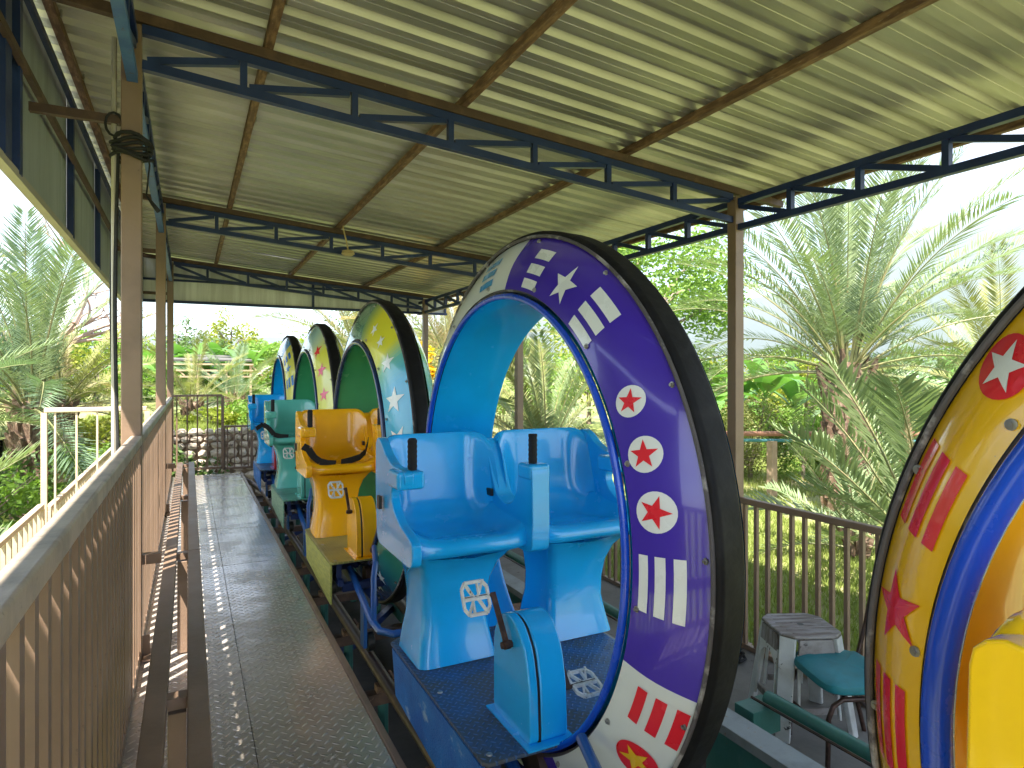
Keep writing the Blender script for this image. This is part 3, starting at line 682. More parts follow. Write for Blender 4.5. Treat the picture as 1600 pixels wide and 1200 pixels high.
def make_car(Y, label, seat_m, ped_m, house_m, deck_m, skirt_m, frame_m, wheel, belts=(), grp='pedal cars with big wheels on the track', dark=False):
    root = empty('pedal_car', (XC, Y, CB), label, 'ride car', grp); org = (0, 0, CB)
    make_wheel(root, org, **wheel)
    # seats
    for sx in (-.235, .265): seat_shell(sx, org, seat_m, root); pedestal(-.232 if sx < 0 else .32, org, ped_m, root)
    wall = [(-.008, .70), (-.010, .775), (.05, .795), (.14, .815), (.215, .855), (.245, .90), (.235, .935), (.19, .95), (.085, .952), (.075, 1.0), (.09, 1.012), (.24, 1.018), (.34, 1.05), (.42, 1.09), (.50, 1.108), (.545, 1.09), (.55, .92), (.525, .72), (.48, .685), (.03, .685)]
    sq = lambda P: [(y if y < .3 else .3 + (y - .3) * .68, z) for y, z in P]
    wall = round_poly(sq(wall), .02, 2)
    for sx in (-1, 1):
        ax_ = -.438 if sx < 0 else .455
        q = MB(); q.prism(wall, -.484 if sx < 0 else .484, -.448 if sx < 0 else .524)
        ar = q.build('arm_wall', seat_m, root, origin=org, bevel=.014)
        q = MB(); q.box((sx * .515 + (.060 if sx < 0 else -.043), .15, .978), (.105, .13, .066)); q.build('arm_pad', seat_m, ar, origin=org, bevel=.014)
        q = MB(); q.tube([(ax_, .13, 1.008), (ax_, .13, 1.12)], .0165, 12); q.tube([(ax_, .13, 1.12), (ax_, .13, 1.126)], [.0165, .012], 12)
        for k in range(6): q.tube([(ax_, .13, 1.02 + .018 * k), (ax_, .13, 1.028 + .018 * k)], .0178, 12)
        q.build('grip', M['web'], ar, origin=org)
        q = MB(); q.box((-.497 if sx < 0 else .529, .36, .86), (.012, .03, .05)); q.build('belt_anchor', M['blackp'], ar, origin=org)
    mid = round_poly(sq([(-.012, .70), (-.016, .80), (-.010, 1.0), (.0, 1.012), (.09, 1.012), (.10, 1.0), (.115, .90), (.155, .85), (.22, .835), (.30, .86), (.36, .93), (.42, 1.02), (.47, 1.075), (.52, 1.085), (.545, 1.06), (.54, .92), (.52, .72), (.48, .685), (.03, .685)]), .02, 2)
    q = MB(); q.prism(mid, -.022, .052); md = q.build('middle_arm', seat_m, root, origin=org, bevel=.014)
    q = MB(); q.box((.015, .045, .99), (.092, .105, .06)); q.build('arm_pad', seat_m, md, origin=org, bevel=.014)
    q = MB(); q.tube([(.012, .045, 1.018), (.012, .045, 1.13)], .0165, 12)
    for k in range(6): q.tube([(.012, .045, 1.03 + .018 * k), (.012, .045, 1.038 + .018 * k)], .0178, 12)
    q.build('grip', M['web'], md, origin=org)
    q = MB(); q.box((-.030, .36, .865), (.014, .075, .03)); q.build('belt_anchor', M['blackp'], md, origin=org, bevel=.003)
    # deck plate and skirt
    pl = [(-.40, -.45), (.43, -.45), (.43, .52), (-.38, .52), (-.415, .49), (-.415, -.43)]
    q = MB(); q.prism(pl, .237, .250, axis='z'); dk = q.build('footplate', deck_m, root, origin=org, bevel=.003)
    for (x, y) in ((-.38, -.41), (-.38, 0), (-.38, .4), (.0, -.42), (.39, -.41)):
        q = MB(); q.tube([(x, y, .2505), (x, y, .2535)], [.010, .008], 10); q.build('screw', M['zinc'], dk, origin=org)
    q = MB(); q.prism([(-.43, .232), (.47, .232), (.42, .06), (-.43, .00)], -.4145, -.404); q.build('skirt', skirt_m, root, origin=org)
    # crank housings, cranks, pedals
    hp = round_poly([(-.18, .2505), (-.18, .50), (-.22, .578), (-.285, .603), (-.35, .585), (-.405, .52), (-.43, .42), (-.44, .2505)], .03, 3)
    for sx in (-1,):
        cx = sx * .195
        for (a, b_) in ((cx - .065, cx - .034), (cx - .026, cx + .065)):
            q = MB(); q.prism(hp, a, b_); ho = q.build('crank_housing', house_m, root, origin=org, bevel=.006)
        q = MB(); q.prism([(y_ * .97 - .009, z_ - .006) for y_, z_ in hp if z_ > .2] , cx - .034, cx - .026); q.build('slot', M['blackp'], ho, origin=org)
        q = MB(); q.box((cx, -.31, .2535), (.165, .30, .005)); q.build('flange', house_m, ho, origin=org)
        q = MB(); q.tube([(cx - .10, -.315, .515), (cx + .095, -.315, .515)], .011, 10)
        for s2 in (-1, 1):
            xa = cx + (-.082 if s2 < 0 else .080); dy, dz = (.098, .125) if s2 < 0 else (-.098, -.125)
            q.beam((xa, -.315 - dy * .08, .515 - dz * .08), (xa, -.315 + dy * 1.05, .515 + dz * 1.05), .010, .016, up=(1, 0, 0))
            q.tube([(xa - .010, -.315, .515), (xa + .010, -.315, .515)], .014, 10)
            q.tube([(xa, -.315 + dy, .515 + dz), (xa + s2 * .10, -.315 + dy, .515 + dz)], .006, 8)
        ck = q.build('crank', M['chairfr'], root, origin=org)
        for s2 in (-1, 1):
            xa = cx + (-.082 if s2 < 0 else .080) + s2 * .062; dy, dz = (.098, .125) if s2 < 0 else (-.098, -.125)
            c = Vector((xa, -.315 + dy, .515 + dz)); q = MB(); rx = Matrix.Rotation(R(62 if s2 < 0 else 18), 3, 'X')
            def L3(a, b_, wd=.006): q.beam(c + rx @ Vector(a), c + rx @ Vector(b_), wd, .010)
            A, B = .044, .050; o_ = .030
            ring = [(-A, -o_, 0), (-A + .014, -B, 0), (A - .014, -B, 0), (A, -o_, 0), (A, o_, 0), (A - .014, B, 0), (-A + .014, B, 0), (-A, o_, 0)]
            for i in range(8): L3(ring[i], ring[(i + 1) % 8], .008)
            L3((-A, 0, 0), (A, 0, 0), .02); L3((-A + .012, -B, 0), (-.006, 0, 0)); L3((A - .012, -B, 0), (.006, 0, 0)); L3((-A + .012, B, 0), (-.006, 0, 0)); L3((A - .012, B, 0), (.006, 0, 0))
            L3((-.012, -B + .002, 0), (-.012, -.012, 0)); L3((.012, B - .002, 0), (.012, .012, 0))
            for (a, b_) in ((-A + .014, -B), (A - .014, -B), (-A + .014, B), (A - .014, B)): q.box(c + rx @ Vector((a, b_, .006)), (.006, .006, .01), rot=rx)
            q.build('pedal', M['white'], ck, origin=org)
    # chassis
    q = MB()
    for x in (-.21, .21): q.box((x, 0, .05), (.05, 1.30, .05)); 
    for y in (-.45, 0, .45): q.box((0, y, .1), (.70, .045, .045))
    for x in (-.36, .36):
        for y in (-.40, .0, .42): q.box((x, y, .18), (.03, .03, .11))
        q.box((x, 0, .13), (.03, .95, .035))
    q.build('chassis', M['bluesteel'] if not dark else M['rustdark'], root, origin=org)
    q = MB(); zb = .02
    path = [(-.27, -.30, .16), (-.27, -.60, .08), (-.27, -.82, .02), (-.25, -.92, -.01), (-.19, -.97, -.02), (.19, -.97, -.02), (.25, -.92, -.01), (.27, -.82, .02), (.27, -.30, .16)]
    q.tube(path, .020, 10); q.tube([(-.262, -.84, .02), (-.262, -.84, .26), (-.24, -.80, .32), (-.20, -.62, .36)], .016, 10);
    q.build('bumper_frame', frame_m, root, origin=org)
    q = MB(); q.tube([(-.27, .3, .14), (-.27, .72, .0), (-.2, .80, -.02), (.2, .80, -.02), (.27, .72, 0), (.27, .3, .14)], .018, 10); q.build('rear_bumper', frame_m, root, origin=org)
    q = MB(); q.tube([(.10, -.4, .12), (.06, -.2, .06), (.12, .05, .09), (.05, .3, .05)], .010, 8); q.tube([(-.12, -.42, .14), (-.16, -.25, .05), (-.08, -.1, .08)], .008, 8)
    q.tube([(-.18, -.30, .1), (-.14, -.30, .1)], .06, 16); q.tube([(-.18, .28, .06), (-.15, .28, .06)], .085, 20); q.box((.05, .12, .03), (.14, .2, .12))
    q.build('drive_gear', M['rustdark'], root, origin=org)
    for y in (-.55, .55):
        for x in (-.21, .21):
            q = MB(); q.tube([(x - .022, y, -.208), (x - .018, y, -.208), (x + .018, y, -.208), (x + .022, y, -.208)], [.045, .055, .055, .045], 18)
            rw = q.build('rail_wheel', M['blackp'], root, origin=org)
            q = MB(); q.box((x + (.035 if x > 0 else -.035), y, -.10), (.02, .08, .26)); q.build('axle_fork', frame_m, rw, origin=org)
    for pts in belts:
        q = MB(); 
        for i in range(len(pts) - 1): q.beam(pts[i], Vector(pts[i + 1]) + (Vector(pts[i + 1]) - Vector(pts[i])) * .03, .004, .045, up=(0, -.35, 1))
        q.build('seat_belt', M['web'], root, origin=org)
    return root
purple = (.058, .026, .40); wht = (.74, .78, .74)
P_stops = [(0, wht), (60, wht), (60.01, wht), (94.99, wht), (95, purple), (198, purple), (198.01, wht), (240, wht), (240.01, purple), (330, purple), (330.01, wht), (360, wht)]
D = []
D.append(('bars', 83, .45, (.13, .026, .016), 'a', 'dcyan'))
D.append(('bars', 107, .42, (.10, .027, .016), 'r2', 'dwhite'))
P_dec = [('bars', 82, .45, (.12, .026, .016), 'a', 'dcyan'),
    ('bars', 106.5, .42, (.095, .032, .018), 'a', 'dwhite'), ('star', 119.0, .42, .062, 20, 'dwhite'), ('bars', 131.5, .40, (.125, .032, .017), 'a', 'dwhite'),
    ('disc', 151.0, .38, .042, 0, 'dwhite'), ('star', 151.0, .38, .034, 8, 'dred', 1), ('disc', 160.5, .38, .046, 0, 'dwhite'), ('star', 160.5, .38, .038, 25, 'dred', 1),
    ('disc', 170, .40, .051, 0, 'dwhite'), ('star', 170, .40, .042, 12, 'dred', 1), ('bars', 182, .42, (.150, .026, .018), 'a', 'dwhite'),
    ('bars', 204, .62, (.115, .026, .020), 'a', 'dred'), ('disc', 214.5, .62, .052, 0, 'dred'), ('star', 214.5, .62, .042, 10, 'dyel', 1),
    ('bars', 262, .5, (.13, .03, .018), 'a', 'dwhite'), ('bars', 300, .5, (.13, .03, .018), 'a', 'dwhite'), ('star', 40, .5, .06, 0, 'dcyan'), ('bars', 20, .5, (.13, .03, .018), 'a', 'dcyan')]
make_car(2.10, 'sky blue double seat pedal car inside the large purple and white starred wheel', M['skyblue'], M['skyblue'], M['skyblue'], M['bluedeck'], M['blueskirt'], M['blueframe'],
    dict(zc=.865, ri=.775, stops=P_stops, tube_r=.011, tube_m=M['deepblue'], drum_m=M['drumblue'], decals=P_dec))
G_stops = [(0, (.10, .3, .2)), (60, (.10, .28, .17)), (98, (.13, .30, .18)), (106, (.42, .48, .08)), (112, (.72, .66, .03)), (132, (.74, .70, .04)), (140, (.15, .50, .45)), (150, (.03, .42, .70)), (172, (.05, .45, .68)), (195, (.08, .45, .40)), (215, (.05, .32, .18)), (232, (.02, .16, .20)), (242, (.01, .05, .28)), (262, (.01, .03, .25)), (300, (.05, .25, .3)), (360, (.10, .3, .2))]
G_dec = [('star', 114.5, .48, .045, 20, 'dwhite'), ('star', 125.5, .48, .045, 5, 'dwhite'), ('star', 138.5, .48, .062, 12, 'dwhite'), ('star', 155.5, .48, .080, 20, 'dwhite'), ('star', 171, .5, .085, 5, 'dwhite'),
    ('star', 236, .55, .045, 10, 'dwhite'), ('star', 243, .62, .045, 30, 'dwhite'), ('star', 250, .6, .045, 50, 'dwhite'), ('star', 257, .5, .04, 20, 'dwhite'), ('star', 60, .5, .06, 0, 'dwhite'), ('star', 30, .5, .06, 0, 'dwhite')]
b_or = [[(-.505, -.01, .90), (-.47, .0, .88), (-.43, .03, .82), (-.39, .03, .79), (-.34, .03, .775), (-.29, .04, .770)], [(-.03, .2, .90), (-.05, .14, .88), (-.075, .10, .83), (-.12, .07, .80), (-.18, .06, .785), (-.25, .04, .775)]]
make_car(4.29, 'yellow seated pedal car with olive footplate inside the yellow to blue starred wheel', M['orange'], M['orange'], M['orange'], M['yeldeck'], M['yelskirt'], M['blueframe'],
    dict(zc=.86, ri=.72, stops=G_stops, tube_r=.017, tube_m=M['navy'], drum_m=M['palegreen'], decals=G_dec), belts=b_or)
M_stops = [(0, (.25, .5, .45)), (60, (.30, .52, .50)), (105, (.36, .58, .55)), (118, (.55, .66, .42)), (130, (.74, .72, .08)), (150, (.74, .74, .18)), (175, (.78, .76, .12)), (200, (.5, .65, .3)), (250, (.2, .5, .45)), (360, (.25, .5, .45))]
b_mt = [[(-.60, -.02, .86), (-.54, .0, .90), (-.49, .0, .865), (-.44, .01, .80), (-.39, .02, .78), (-.31, .03, .772)]]
make_car(6.42, 'mint green pedal car inside the pale wheel with three red and pink stars', M['mint'], M['mint'], M['mint'], M['mintdeck'], M['mintskirt'], M['blueframe'],
    dict(zc=.86, ri=.735, stops=M_stops, tube_r=.014, tube_m=M['navy'], drum_m=M['palegreen'], decals=[('star', 125, .5, .068, 18, 'dred'), ('star', 141.5, .5, .068, 8, 'dpink'), ('star', 157.5, .5, .065, 25, 'dpink'), ('star', 60, .5, .068, 10, 'dred'), ('star', 180, .5, .06, 10, 'dpink')]), belts=b_mt)
blu = (.03, .24, .62); yl = (.74, .70, .12)
B_stops = [(0, blu), (60, blu), (115, (.06, .30, .62)), (115.01, yl), (165, yl), (165.01, blu), (360, blu)]
b_bl = [[(-.52, -.03, .90), (-.525, -.04, .80), (-.52, -.04, .68), (-.525, -.04, .56)]]
make_car(8.45, 'farthest pedal car, blue seat and blue wheel with a yellow panel of bars', M['skyblue'], M['skyblue'], M['redp'], M['bluedeck'], M['blueskirt'], M['blueframe'],
    dict(zc=.86, ri=.735, stops=B_stops, tube_r=.014, tube_m=M['navy'], drum_m=M['drumblue'], decals=[('bars', 127, .48, (.11, .034, .02), 'a', 'dblue'), ('star', 138, .48, .062, 10, 'dblue'), ('bars', 151, .48, (.12, .034, .02), 'a', 'dblue')]), belts=b_bl)
yy = (.95, .53, .004)
NEAR_SEAT_SHIFT = .14
Y_dec = [('disc', 36, .58, .048, 0, 'dred'), ('star', 36, .58, .040, 20, 'dwhite', 1), ('bars', 22, .54, (.14, .024, .014), 'a', 'dred'), ('star', 9.5, .50, .062, 18, 'dred'), ('bars', 357.5, .52, (.15, .022, .013), 'a', 'dred'), ('disc', 338, .5, .05, 0, 'dred'), ('star', 338, .5, .04, 0, 'dwhite', 1), ('bars', 60, .5, (.15, .024, .014), 'a', 'dred')]
car1 = make_car(-.25, 'nearest pedal car at the right edge with orange yellow wheel and thick blue inner tube', M['yellowp'], M['yellowp'], M['orange'], M['yeldeck'], M['yelskirt'], M['blueframe'],
    dict(zc=.82, ri=.825, stops=[(0, yy), (360, yy)], tube_r=.022, tube_m=M['deepblue'], drum_m=M['drumgold'], decals=Y_dec))

for o in list(car1.children):
    if o.name.startswith('rear_bumper'): bpy.data.objects.remove(o); continue
    if o.name.split('.')[0] in ('seat', 'arm_wall', 'middle_arm', 'pedestal'): o.location.y += NEAR_SEAT_SHIFT

# ------------------------------------------------------------------ stool and chair on the service floor
FZ = GZ + .09
st = empty('plastic_stool', (3.19, 2.58, FZ), 'tall chalky white plastic stool with weathered brown top by the right railing', 'stool', rz=R(-24)); st.scale = (1.18, 1.18, .94)
H = .60 - .02
q = MB()
for sx in (-1, 1):
    for sy in (-1, 1):
        a0, a1 = .155, .205
        q.add([(sx * (a1 - .05), sy * a1, 0), (sx * a1, sy * (a1 - .05), 0), (sx * (a1 - .02), sy * (a1 - .065), 0), (sx * (a1 - .065), sy * (a1 - .02), 0),
               (sx * (a0 - .055), sy * a0, H), (sx * a0, sy * (a0 - .055), H), (sx * (a0 - .02), sy * (a0 - .07), H), (sx * (a0 - .07), sy * (a0 - .02), H)],
              [(0, 1, 5, 4), (1, 2, 6, 5), (2, 3, 7, 6), (3, 0, 4, 7), (0, 3, 2, 1)])
        leg = None
for k, sx, sy in [(i, a, b_) for i, (a, b_) in enumerate(((-1, -1), (1, -1), (-1, 1), (1, 1)))]:
    pass
vs_all = q.v; fs_all = q.f
for i in range(4):
    q2 = MB(); q2.add(vs_all[i * 8:(i + 1) * 8], [tuple(j - i * 8 for j in f) for f in fs_all[i * 5:(i + 1) * 5]]); q2.build('leg', M['stool'], st, bevel=.006)
# arched aprons: two nested bands, as on a stack of two stools
for d_, (dx, dy) in enumerate(((1, 0), (-1, 0), (0, 1), (0, -1))):
    q = MB(); a0 = .156; w_ = .085
    pts = []
    for i in range(13):
        a = PI * i / 12; pts.append((math.cos(a) * .086, .36 + .10 * math.sin(a)))
    outer = [(-.10, .10), (-.10, .36)] + [(-.10 + 0, .50), (.10, .50)] + [(.10, .36), (.10, .10)]
    poly_o = [(-.105, .12), (-.092, H - .09), (.092, H - .09), (.105, .12)]
    inner = [(.096, .12)] + [(math.cos(PI * i / 12) * .084, .35 + .10 * math.sin(PI * i / 12)) for i in range(13)] + [(-.096, .12)]
    poly = poly_o + inner
    rot = Matrix.Rotation(math.atan2(dy, dx), 4, 'Z')
    n_ = len(poly); off = lambda z: .196 - .042 * z / H
    V = [rot @ Vector((off(z), x, z)) for x, z in poly] + [rot @ Vector((off(z) - .010, x, z)) for x, z in poly]
    q.add(V, [tuple(range(n_)), tuple(range(n_, 2 * n_))[::-1]] + [(i, n_ + i, n_ + (i + 1) % n_, (i + 1) % n_) for i in range(n_)]); q.build('arched_side', M['stool'], st)
    q = MB(); V = [rot @ Vector((off(H - .09) + .001, x, H - .10)) for x in (-.088, .088)] + [rot @ Vector((off(H) + .002, x, H - .004)) for x in (.08, -.08)]; V += [rot @ Vector((p[0], p[1], p[2])) * 1 for p in []]
    V2 = [Vector(p) - (rot @ Vector((.012, 0, 0))) for p in V]; q.add(V + V2, [(0, 1, 2, 3), (7, 6, 5, 4), (0, 4, 5, 1), (1, 5, 6, 2), (2, 6, 7, 3), (3, 7, 4, 0)]); q.build('side_panel', M['stooltop'], st)
    q = MB(); V = [rot @ Vector((off(.17) - .004, x, z)) for x, z in ((-.085, .15), (.085, .15), (.083, .19), (-.083, .19))]; V2 = [Vector(p) - (rot @ Vector((.010, 0, 0))) for p in V]
    q.add(V + V2, [(0, 1, 2, 3), (7, 6, 5, 4), (0, 4, 5, 1), (2, 6, 7, 3)]); q.build('stretcher', M['stooltop'], st)
q = MB(); oc = [(.152, .10), (.10, .152), (-.10, .152), (-.152, .10), (-.152, -.10), (-.10, -.152), (.10, -.152), (.152, -.10)]
q.prism(oc, H - .002, H + .018, axis='z'); tp = q.build('stool_top', M['stooltop'], st, bevel=.008)
q = MB(); q.tube([(0, 0, H + .0185), (0, 0, H + .0188)], .016, 16); q.build('finger_hole', M['blackp'], tp)
for i in range(6):
    q = MB(); q.box((0, -.115 + i * .046, H + .0195), (.24 - .05 * abs(i - 2.5) / 2.5, .006, .003)); q.build('ridge', M['stooltop'], tp)

ch = empty('cushioned_chair', (3.13, 2.26, FZ), 'low chair with teal vinyl cushion and dark brown tube frame beside the plastic stool', 'chair', rz=R(-112))
q = MB(); N = 36; vs = []; rows = [(.0, .40), (.92, .40), (1.0, .412), (1.02, .43), (1.0, .448), (.9, .462), (.6, .470), (0, .474)]
for (k, z) in rows:
    for i in range(N):
        a = 2 * PI * i / N; cx_, sy_ = math.cos(a), math.sin(a); e = .42
        vs.append((k * .215 * math.copysign(abs(cx_) ** e, cx_), k * .205 * math.copysign(abs(sy_) ** e, sy_) , z + (.010 * noise.noise(Vector((cx_ * k * 3, sy_ * k * 3, 2))) if z > .44 else 0)))
q.add(vs, [(i * N + k, i * N + (k + 1) % N, (i + 1) * N + (k + 1) % N, (i + 1) * N + k) for i in range(len(rows) - 1) for k in range(N)], 0, True); q.build('cushion', M['cushion'], ch)
for sx in (-1, 1):
    q = MB(); q.tube([(sx * .185, -.20, .0), (sx * .185, -.195, .28), (sx * .185, -.17, .345), (sx * .185, -.12, .375), (sx * .185, .10, .375), (sx * .185, .16, .34), (sx * .185, .19, .20), (sx * .185, .24, 0)], .0125, 10); q.build('leg', M['chairfr'], ch)
    q = MB(); q.tube([(sx * .185, .05, .382), (sx * .19, .20, .42), (sx * .19, .25, .60), (sx * .185, .29, .82)], .0125, 10); q.build('back_tube', M['chairfr'], ch)
for y_, z_ in ((-.10, .385), (.10, .385), (-.2, .20), (.2, .18)):
    q = MB(); q.tube([(-.185, y_, z_), (.185, y_, z_)], .010, 8); q.build('cross_tube', M['chairfr'], ch)
q = MB(); q.box((0, .275, .72), (.37, .03, .22), rot=Matrix.Rotation(R(-8), 3, 'X')); q.build('backrest', M['cushion'], ch, bevel=.012)
tn = empty('cable_tangle', (3.42, 3.36, FZ), 'tangle of black cable lying on the service floor against the right post', 'cable')
rr = random.Random(8); q = MB(); pts = []
for i in range(70):
    a = i * .9; r_ = rr.uniform(.05, .12); pts.append((r_ * math.cos(a), r_ * math.sin(a), .015 + rr.uniform(0, .13) * (1 - r_ * 5)))
q.tube(pts, .010, 6); q.build('cable', M['web'], tn)

# ------------------------------------------------------------------ vegetation
def frond_mesh(name, L, nl, ll, droop, seed, leaf_m, width=.018, vee=.45, start=.16):
    rr = random.Random(seed); q = MB(); pts = []; N = 16; p = Vector((0, 0, 0)); tw = rr.uniform(-.10, .10)
    for i in range(N + 1):
        t_ = i / N; pts.append(p.copy()); e = -droop * t_ ** 1.5; p = p + Vector((math.cos(e), tw * t_, math.sin(e))) * (L / N)
    def at(t_):
        x = t_ * N; i = min(int(x), N - 1); return pts[i].lerp(pts[i + 1], x - i), (pts[i + 1] - pts[i]).normalized()
    q.tube(pts, [.017 * (1 - i / N) ** 1.3 + .0028 for i in range(N + 1)], 5, mi=1)
    for k in range(nl):
        t_ = start + (1 - start) * (k + .5) / nl; c, d = at(t_)
        for s_ in (-1, 1):
            side = Vector((-d.y, d.x, 0)).normalized() * s_; up = side.cross(d) * s_ * -1
            if up.z < 0: up = -up
            fw = .55 + .55 * t_ + rr.uniform(-.18, .18); ln = ll * (math.sin(PI * min(1, .16 + .84 * (1 - abs(t_ - .42) / .62))) * .55 + .45) * rr.uniform(.8, 1.1)
            if t_ > .8: ln *= 1 - (t_ - .8) * 2.2
            dr = (side + d * fw + up * (vee + rr.uniform(-.22, .22))).normalized(); dr.z -= rr.uniform(0, .10); dr.normalize()
            c2 = c + side * .004; tip = c2 + dr * ln; tip.z -= .10 * ln * rr.random() * 1.5
            wv = dr.cross(up).normalized() * width * rr.uniform(.8, 1.2) * .5; mid = c2 + dr * ln * .38; rg = up * (-width * .25)
            q.add([c2, mid + wv, tip, mid - wv, mid + rg], [(0, 4, 1), (4, 2, 1), (0, 3, 4), (4, 3, 2)], 0)
    return q.mesh(name, [leaf_m, M['rachis']])
FR = {}
for key, lm in (('A', 'frondA'), ('B', 'frondB'), ('C', 'frondC'), ('D', 'frondD')):
    FR[key] = [frond_mesh('frond', 2.6, 84, .42, dp, i + 3, M[lm], width=.019) for i, dp in enumerate((.55, .85, 1.15, 1.5))]
FRN = [frond_mesh('frond', 1.7, 36, .38, dp, i + 40, M['frondA'], width=.040, vee=.5) for i, dp in enumerate((.35, .6, .9))]
def palm(loc, hubz, n_f, scale, label, keys='AB', seed=0, trunk_r=.22, emin=-25, emax=86, azr=(0, 360), meshes=None, group='date palms round the station', boots=True, skip=None):
    rr = random.Random(seed); root = empty('date_palm', loc, label, 'palm tree', group); hh = hubz - loc[2]
    q = MB(); q.tube([(0, 0, -.05), (0, 0, hh * .5), (0, 0, hh * .85), (0, 0, hh + .06)], [trunk_r * .85, trunk_r * .8, trunk_r, trunk_r * .5], 12)
    if boots:
        nb = int(max(20, hh * 46)); 
        for i in range(nb):
            t_ = i / nb; z = hh * (.05 + .95 * t_); a = i * 2.39996; r_ = trunk_r * (.82 if t_ < .8 else .95)
            o_ = Vector((math.cos(a), math.sin(a), 0)); sd_ = Vector((-o_.y, o_.x, 0)); c = o_ * r_ + Vector((0, 0, z)); wd = .055; ln = .10 + .16 * t_ * rr.random() + .05
            lean = rr.uniform(.25, .55)
            q.add([c - sd_ * wd - o_ * .05, c + sd_ * wd - o_ * .05, c + sd_ * wd * .55 + o_ * ln * lean + Vector((0, 0, ln)), c - sd_ * wd * .55 + o_ * ln * lean + Vector((0, 0, ln)), c + o_ * .055 + Vector((0, 0, -.02)), c + o_ * (ln * lean + .03) + Vector((0, 0, ln - .01))],
                  [(0, 4, 5, 3), (4, 1, 2, 5), (0, 3, 2, 1), (3, 5, 2)], 0)
    q.build('trunk', M['boot'], root)
    for i in range(n_f):
        t_ = (i + .5) / n_f; e = emin + (emax - emin) * t_ ** .8 + rr.uniform(-6, 6); a = azr[0] + ((i * 137.5 + rr.uniform(-12, 12)) % 360) / 360 * (azr[1] - azr[0])
        if skip and skip(a % 360, e): continue
        if meshes: me = meshes[min(len(meshes) - 1, int((1 - t_) * len(meshes) * rr.uniform(.8, 1.1)))]
        else:
            ks = FR[keys[0] if rr.random() < .6 else keys[-1]]
            if 'D' in keys and t_ < .22: ks = FR['D']
            me = ks[max(0, min(3, int((1 - t_) * 4 + rr.uniform(-.6, .6))))]
        o = link('frond', me, root, loc=(trunk_r * .35 * math.cos(R(a)), trunk_r * .35 * math.sin(R(a)), hh - .10 * (1 - t_)), rot=(R(rr.uniform(-25, 25)), -R(e), R(a)))
        sc_ = scale * rr.uniform(.85, 1.1); o.scale = (sc_, sc_, sc_)
    return root
def P2(px, z):      # ground point seen at picture column px at optical depth z
    lat = (px - 800) / 1000 * z; return (z * .4508 + lat * .8926, z * .8926 - lat * .4508)

x, y = P2(1322, 9.6)
palm((x, y, GZ), 1.50, 60, 1.20, 'large date palm with a thick booted trunk standing behind the right railing', 'ABA', 1, .34, -8, 88, skip=lambda a, e: abs((a - 216 + 180) % 360 - 180) < 55 and e < 38)
x, y = P2(1450, 6.0)
palm((x, y, GZ), -.30, 9, 1.2, 'young palm with long blue green fronds just outside the right railing', 'C', 9, .12, 18, 70, (95, 215), FRN[:1] + FRN[:2])
x, y = P2(1340, 7.4)
palm((x, y, GZ), -.55, 14, .75, 'low palm clump with dark fronds below the railing behind the stool', 'C', 12, .10, 0, 80, meshes=FRN)
x, y = P2(852, 10.3)
palm((x, y, GZ), .10, 34, .78, 'pale date palm seen through the opening of the purple wheel', 'AB', 21, .24, -10, 85)
x, y = P2(705, 15.5)
palm((x, y, GZ), 1.7, 44, 1.15, 'date palm with yellowish drooping fronds behind the third wheel', 'BD', 22, .3, -40, 80)
x, y = P2(560, 17.5)
palm((x, y, TZ), 2.0, 40, 1.2, 'date palm with dry brown lower fronds behind the mint wheel', 'BD', 23, .3, -60, 80)
x, y = P2(368, 16.5)
palm((x, y, TZ), .75, 26, .62, 'small date palm standing on the rear lawn above the stone wall', 'CA', 24, .2, -5, 80)
palm((-1.95, 10.9, GZ), .95, 46, .95, 'tall silvery date palm on the left rising above the cream gate frame', 'AC', 25, .22, 5, 88, skip=lambda a, e: (a < 70 or a > 300) and e < 62)
palm((-2.85, 8.2, GZ), .40, 34, .80, 'silvery date palm at the left edge of the picture behind the ramp railing', 'AC', 26, .2, 0, 80, skip=lambda a, e: (a < 40 or a > 320) and e < 30)
palm((-2.35, 6.0, GZ), -.35, 22, .95, 'low spreading palm with long leaflets outside the ramp railing', 'C', 27, .14, 0, 75, meshes=FRN)
palm((-1.9, 12.9, TZ), .9, 28, .85, 'date palm with yellow tinged fronds behind the gate frame', 'BD', 28, .2, -15, 70)
x, y = P2(300, 13.6)
palm((x, y, TZ), .75, 24, .62, 'arching palm behind the walkway end railing left of the lawn', 'BA', 29, .18, -25, 70)
x, y = P2(1560, 12.0)
palm((x, y, GZ), 1.0, 34, 1.0, 'date palm partly hidden behind the nearest yellow wheel', 'BA', 30, .25, -20, 80)
x, y = P2(1425, 14)
palm((x, y, GZ), .55, 26, .7, 'short bluish palm standing behind the large date palm on the right', 'CD', 31, .2, -60, 70)
palm((-4.6, 12.5, GZ), 1.9, 36, 1.0, 'palm outside the far left showing above its neighbours', 'AB', 33, .22, -10, 85)

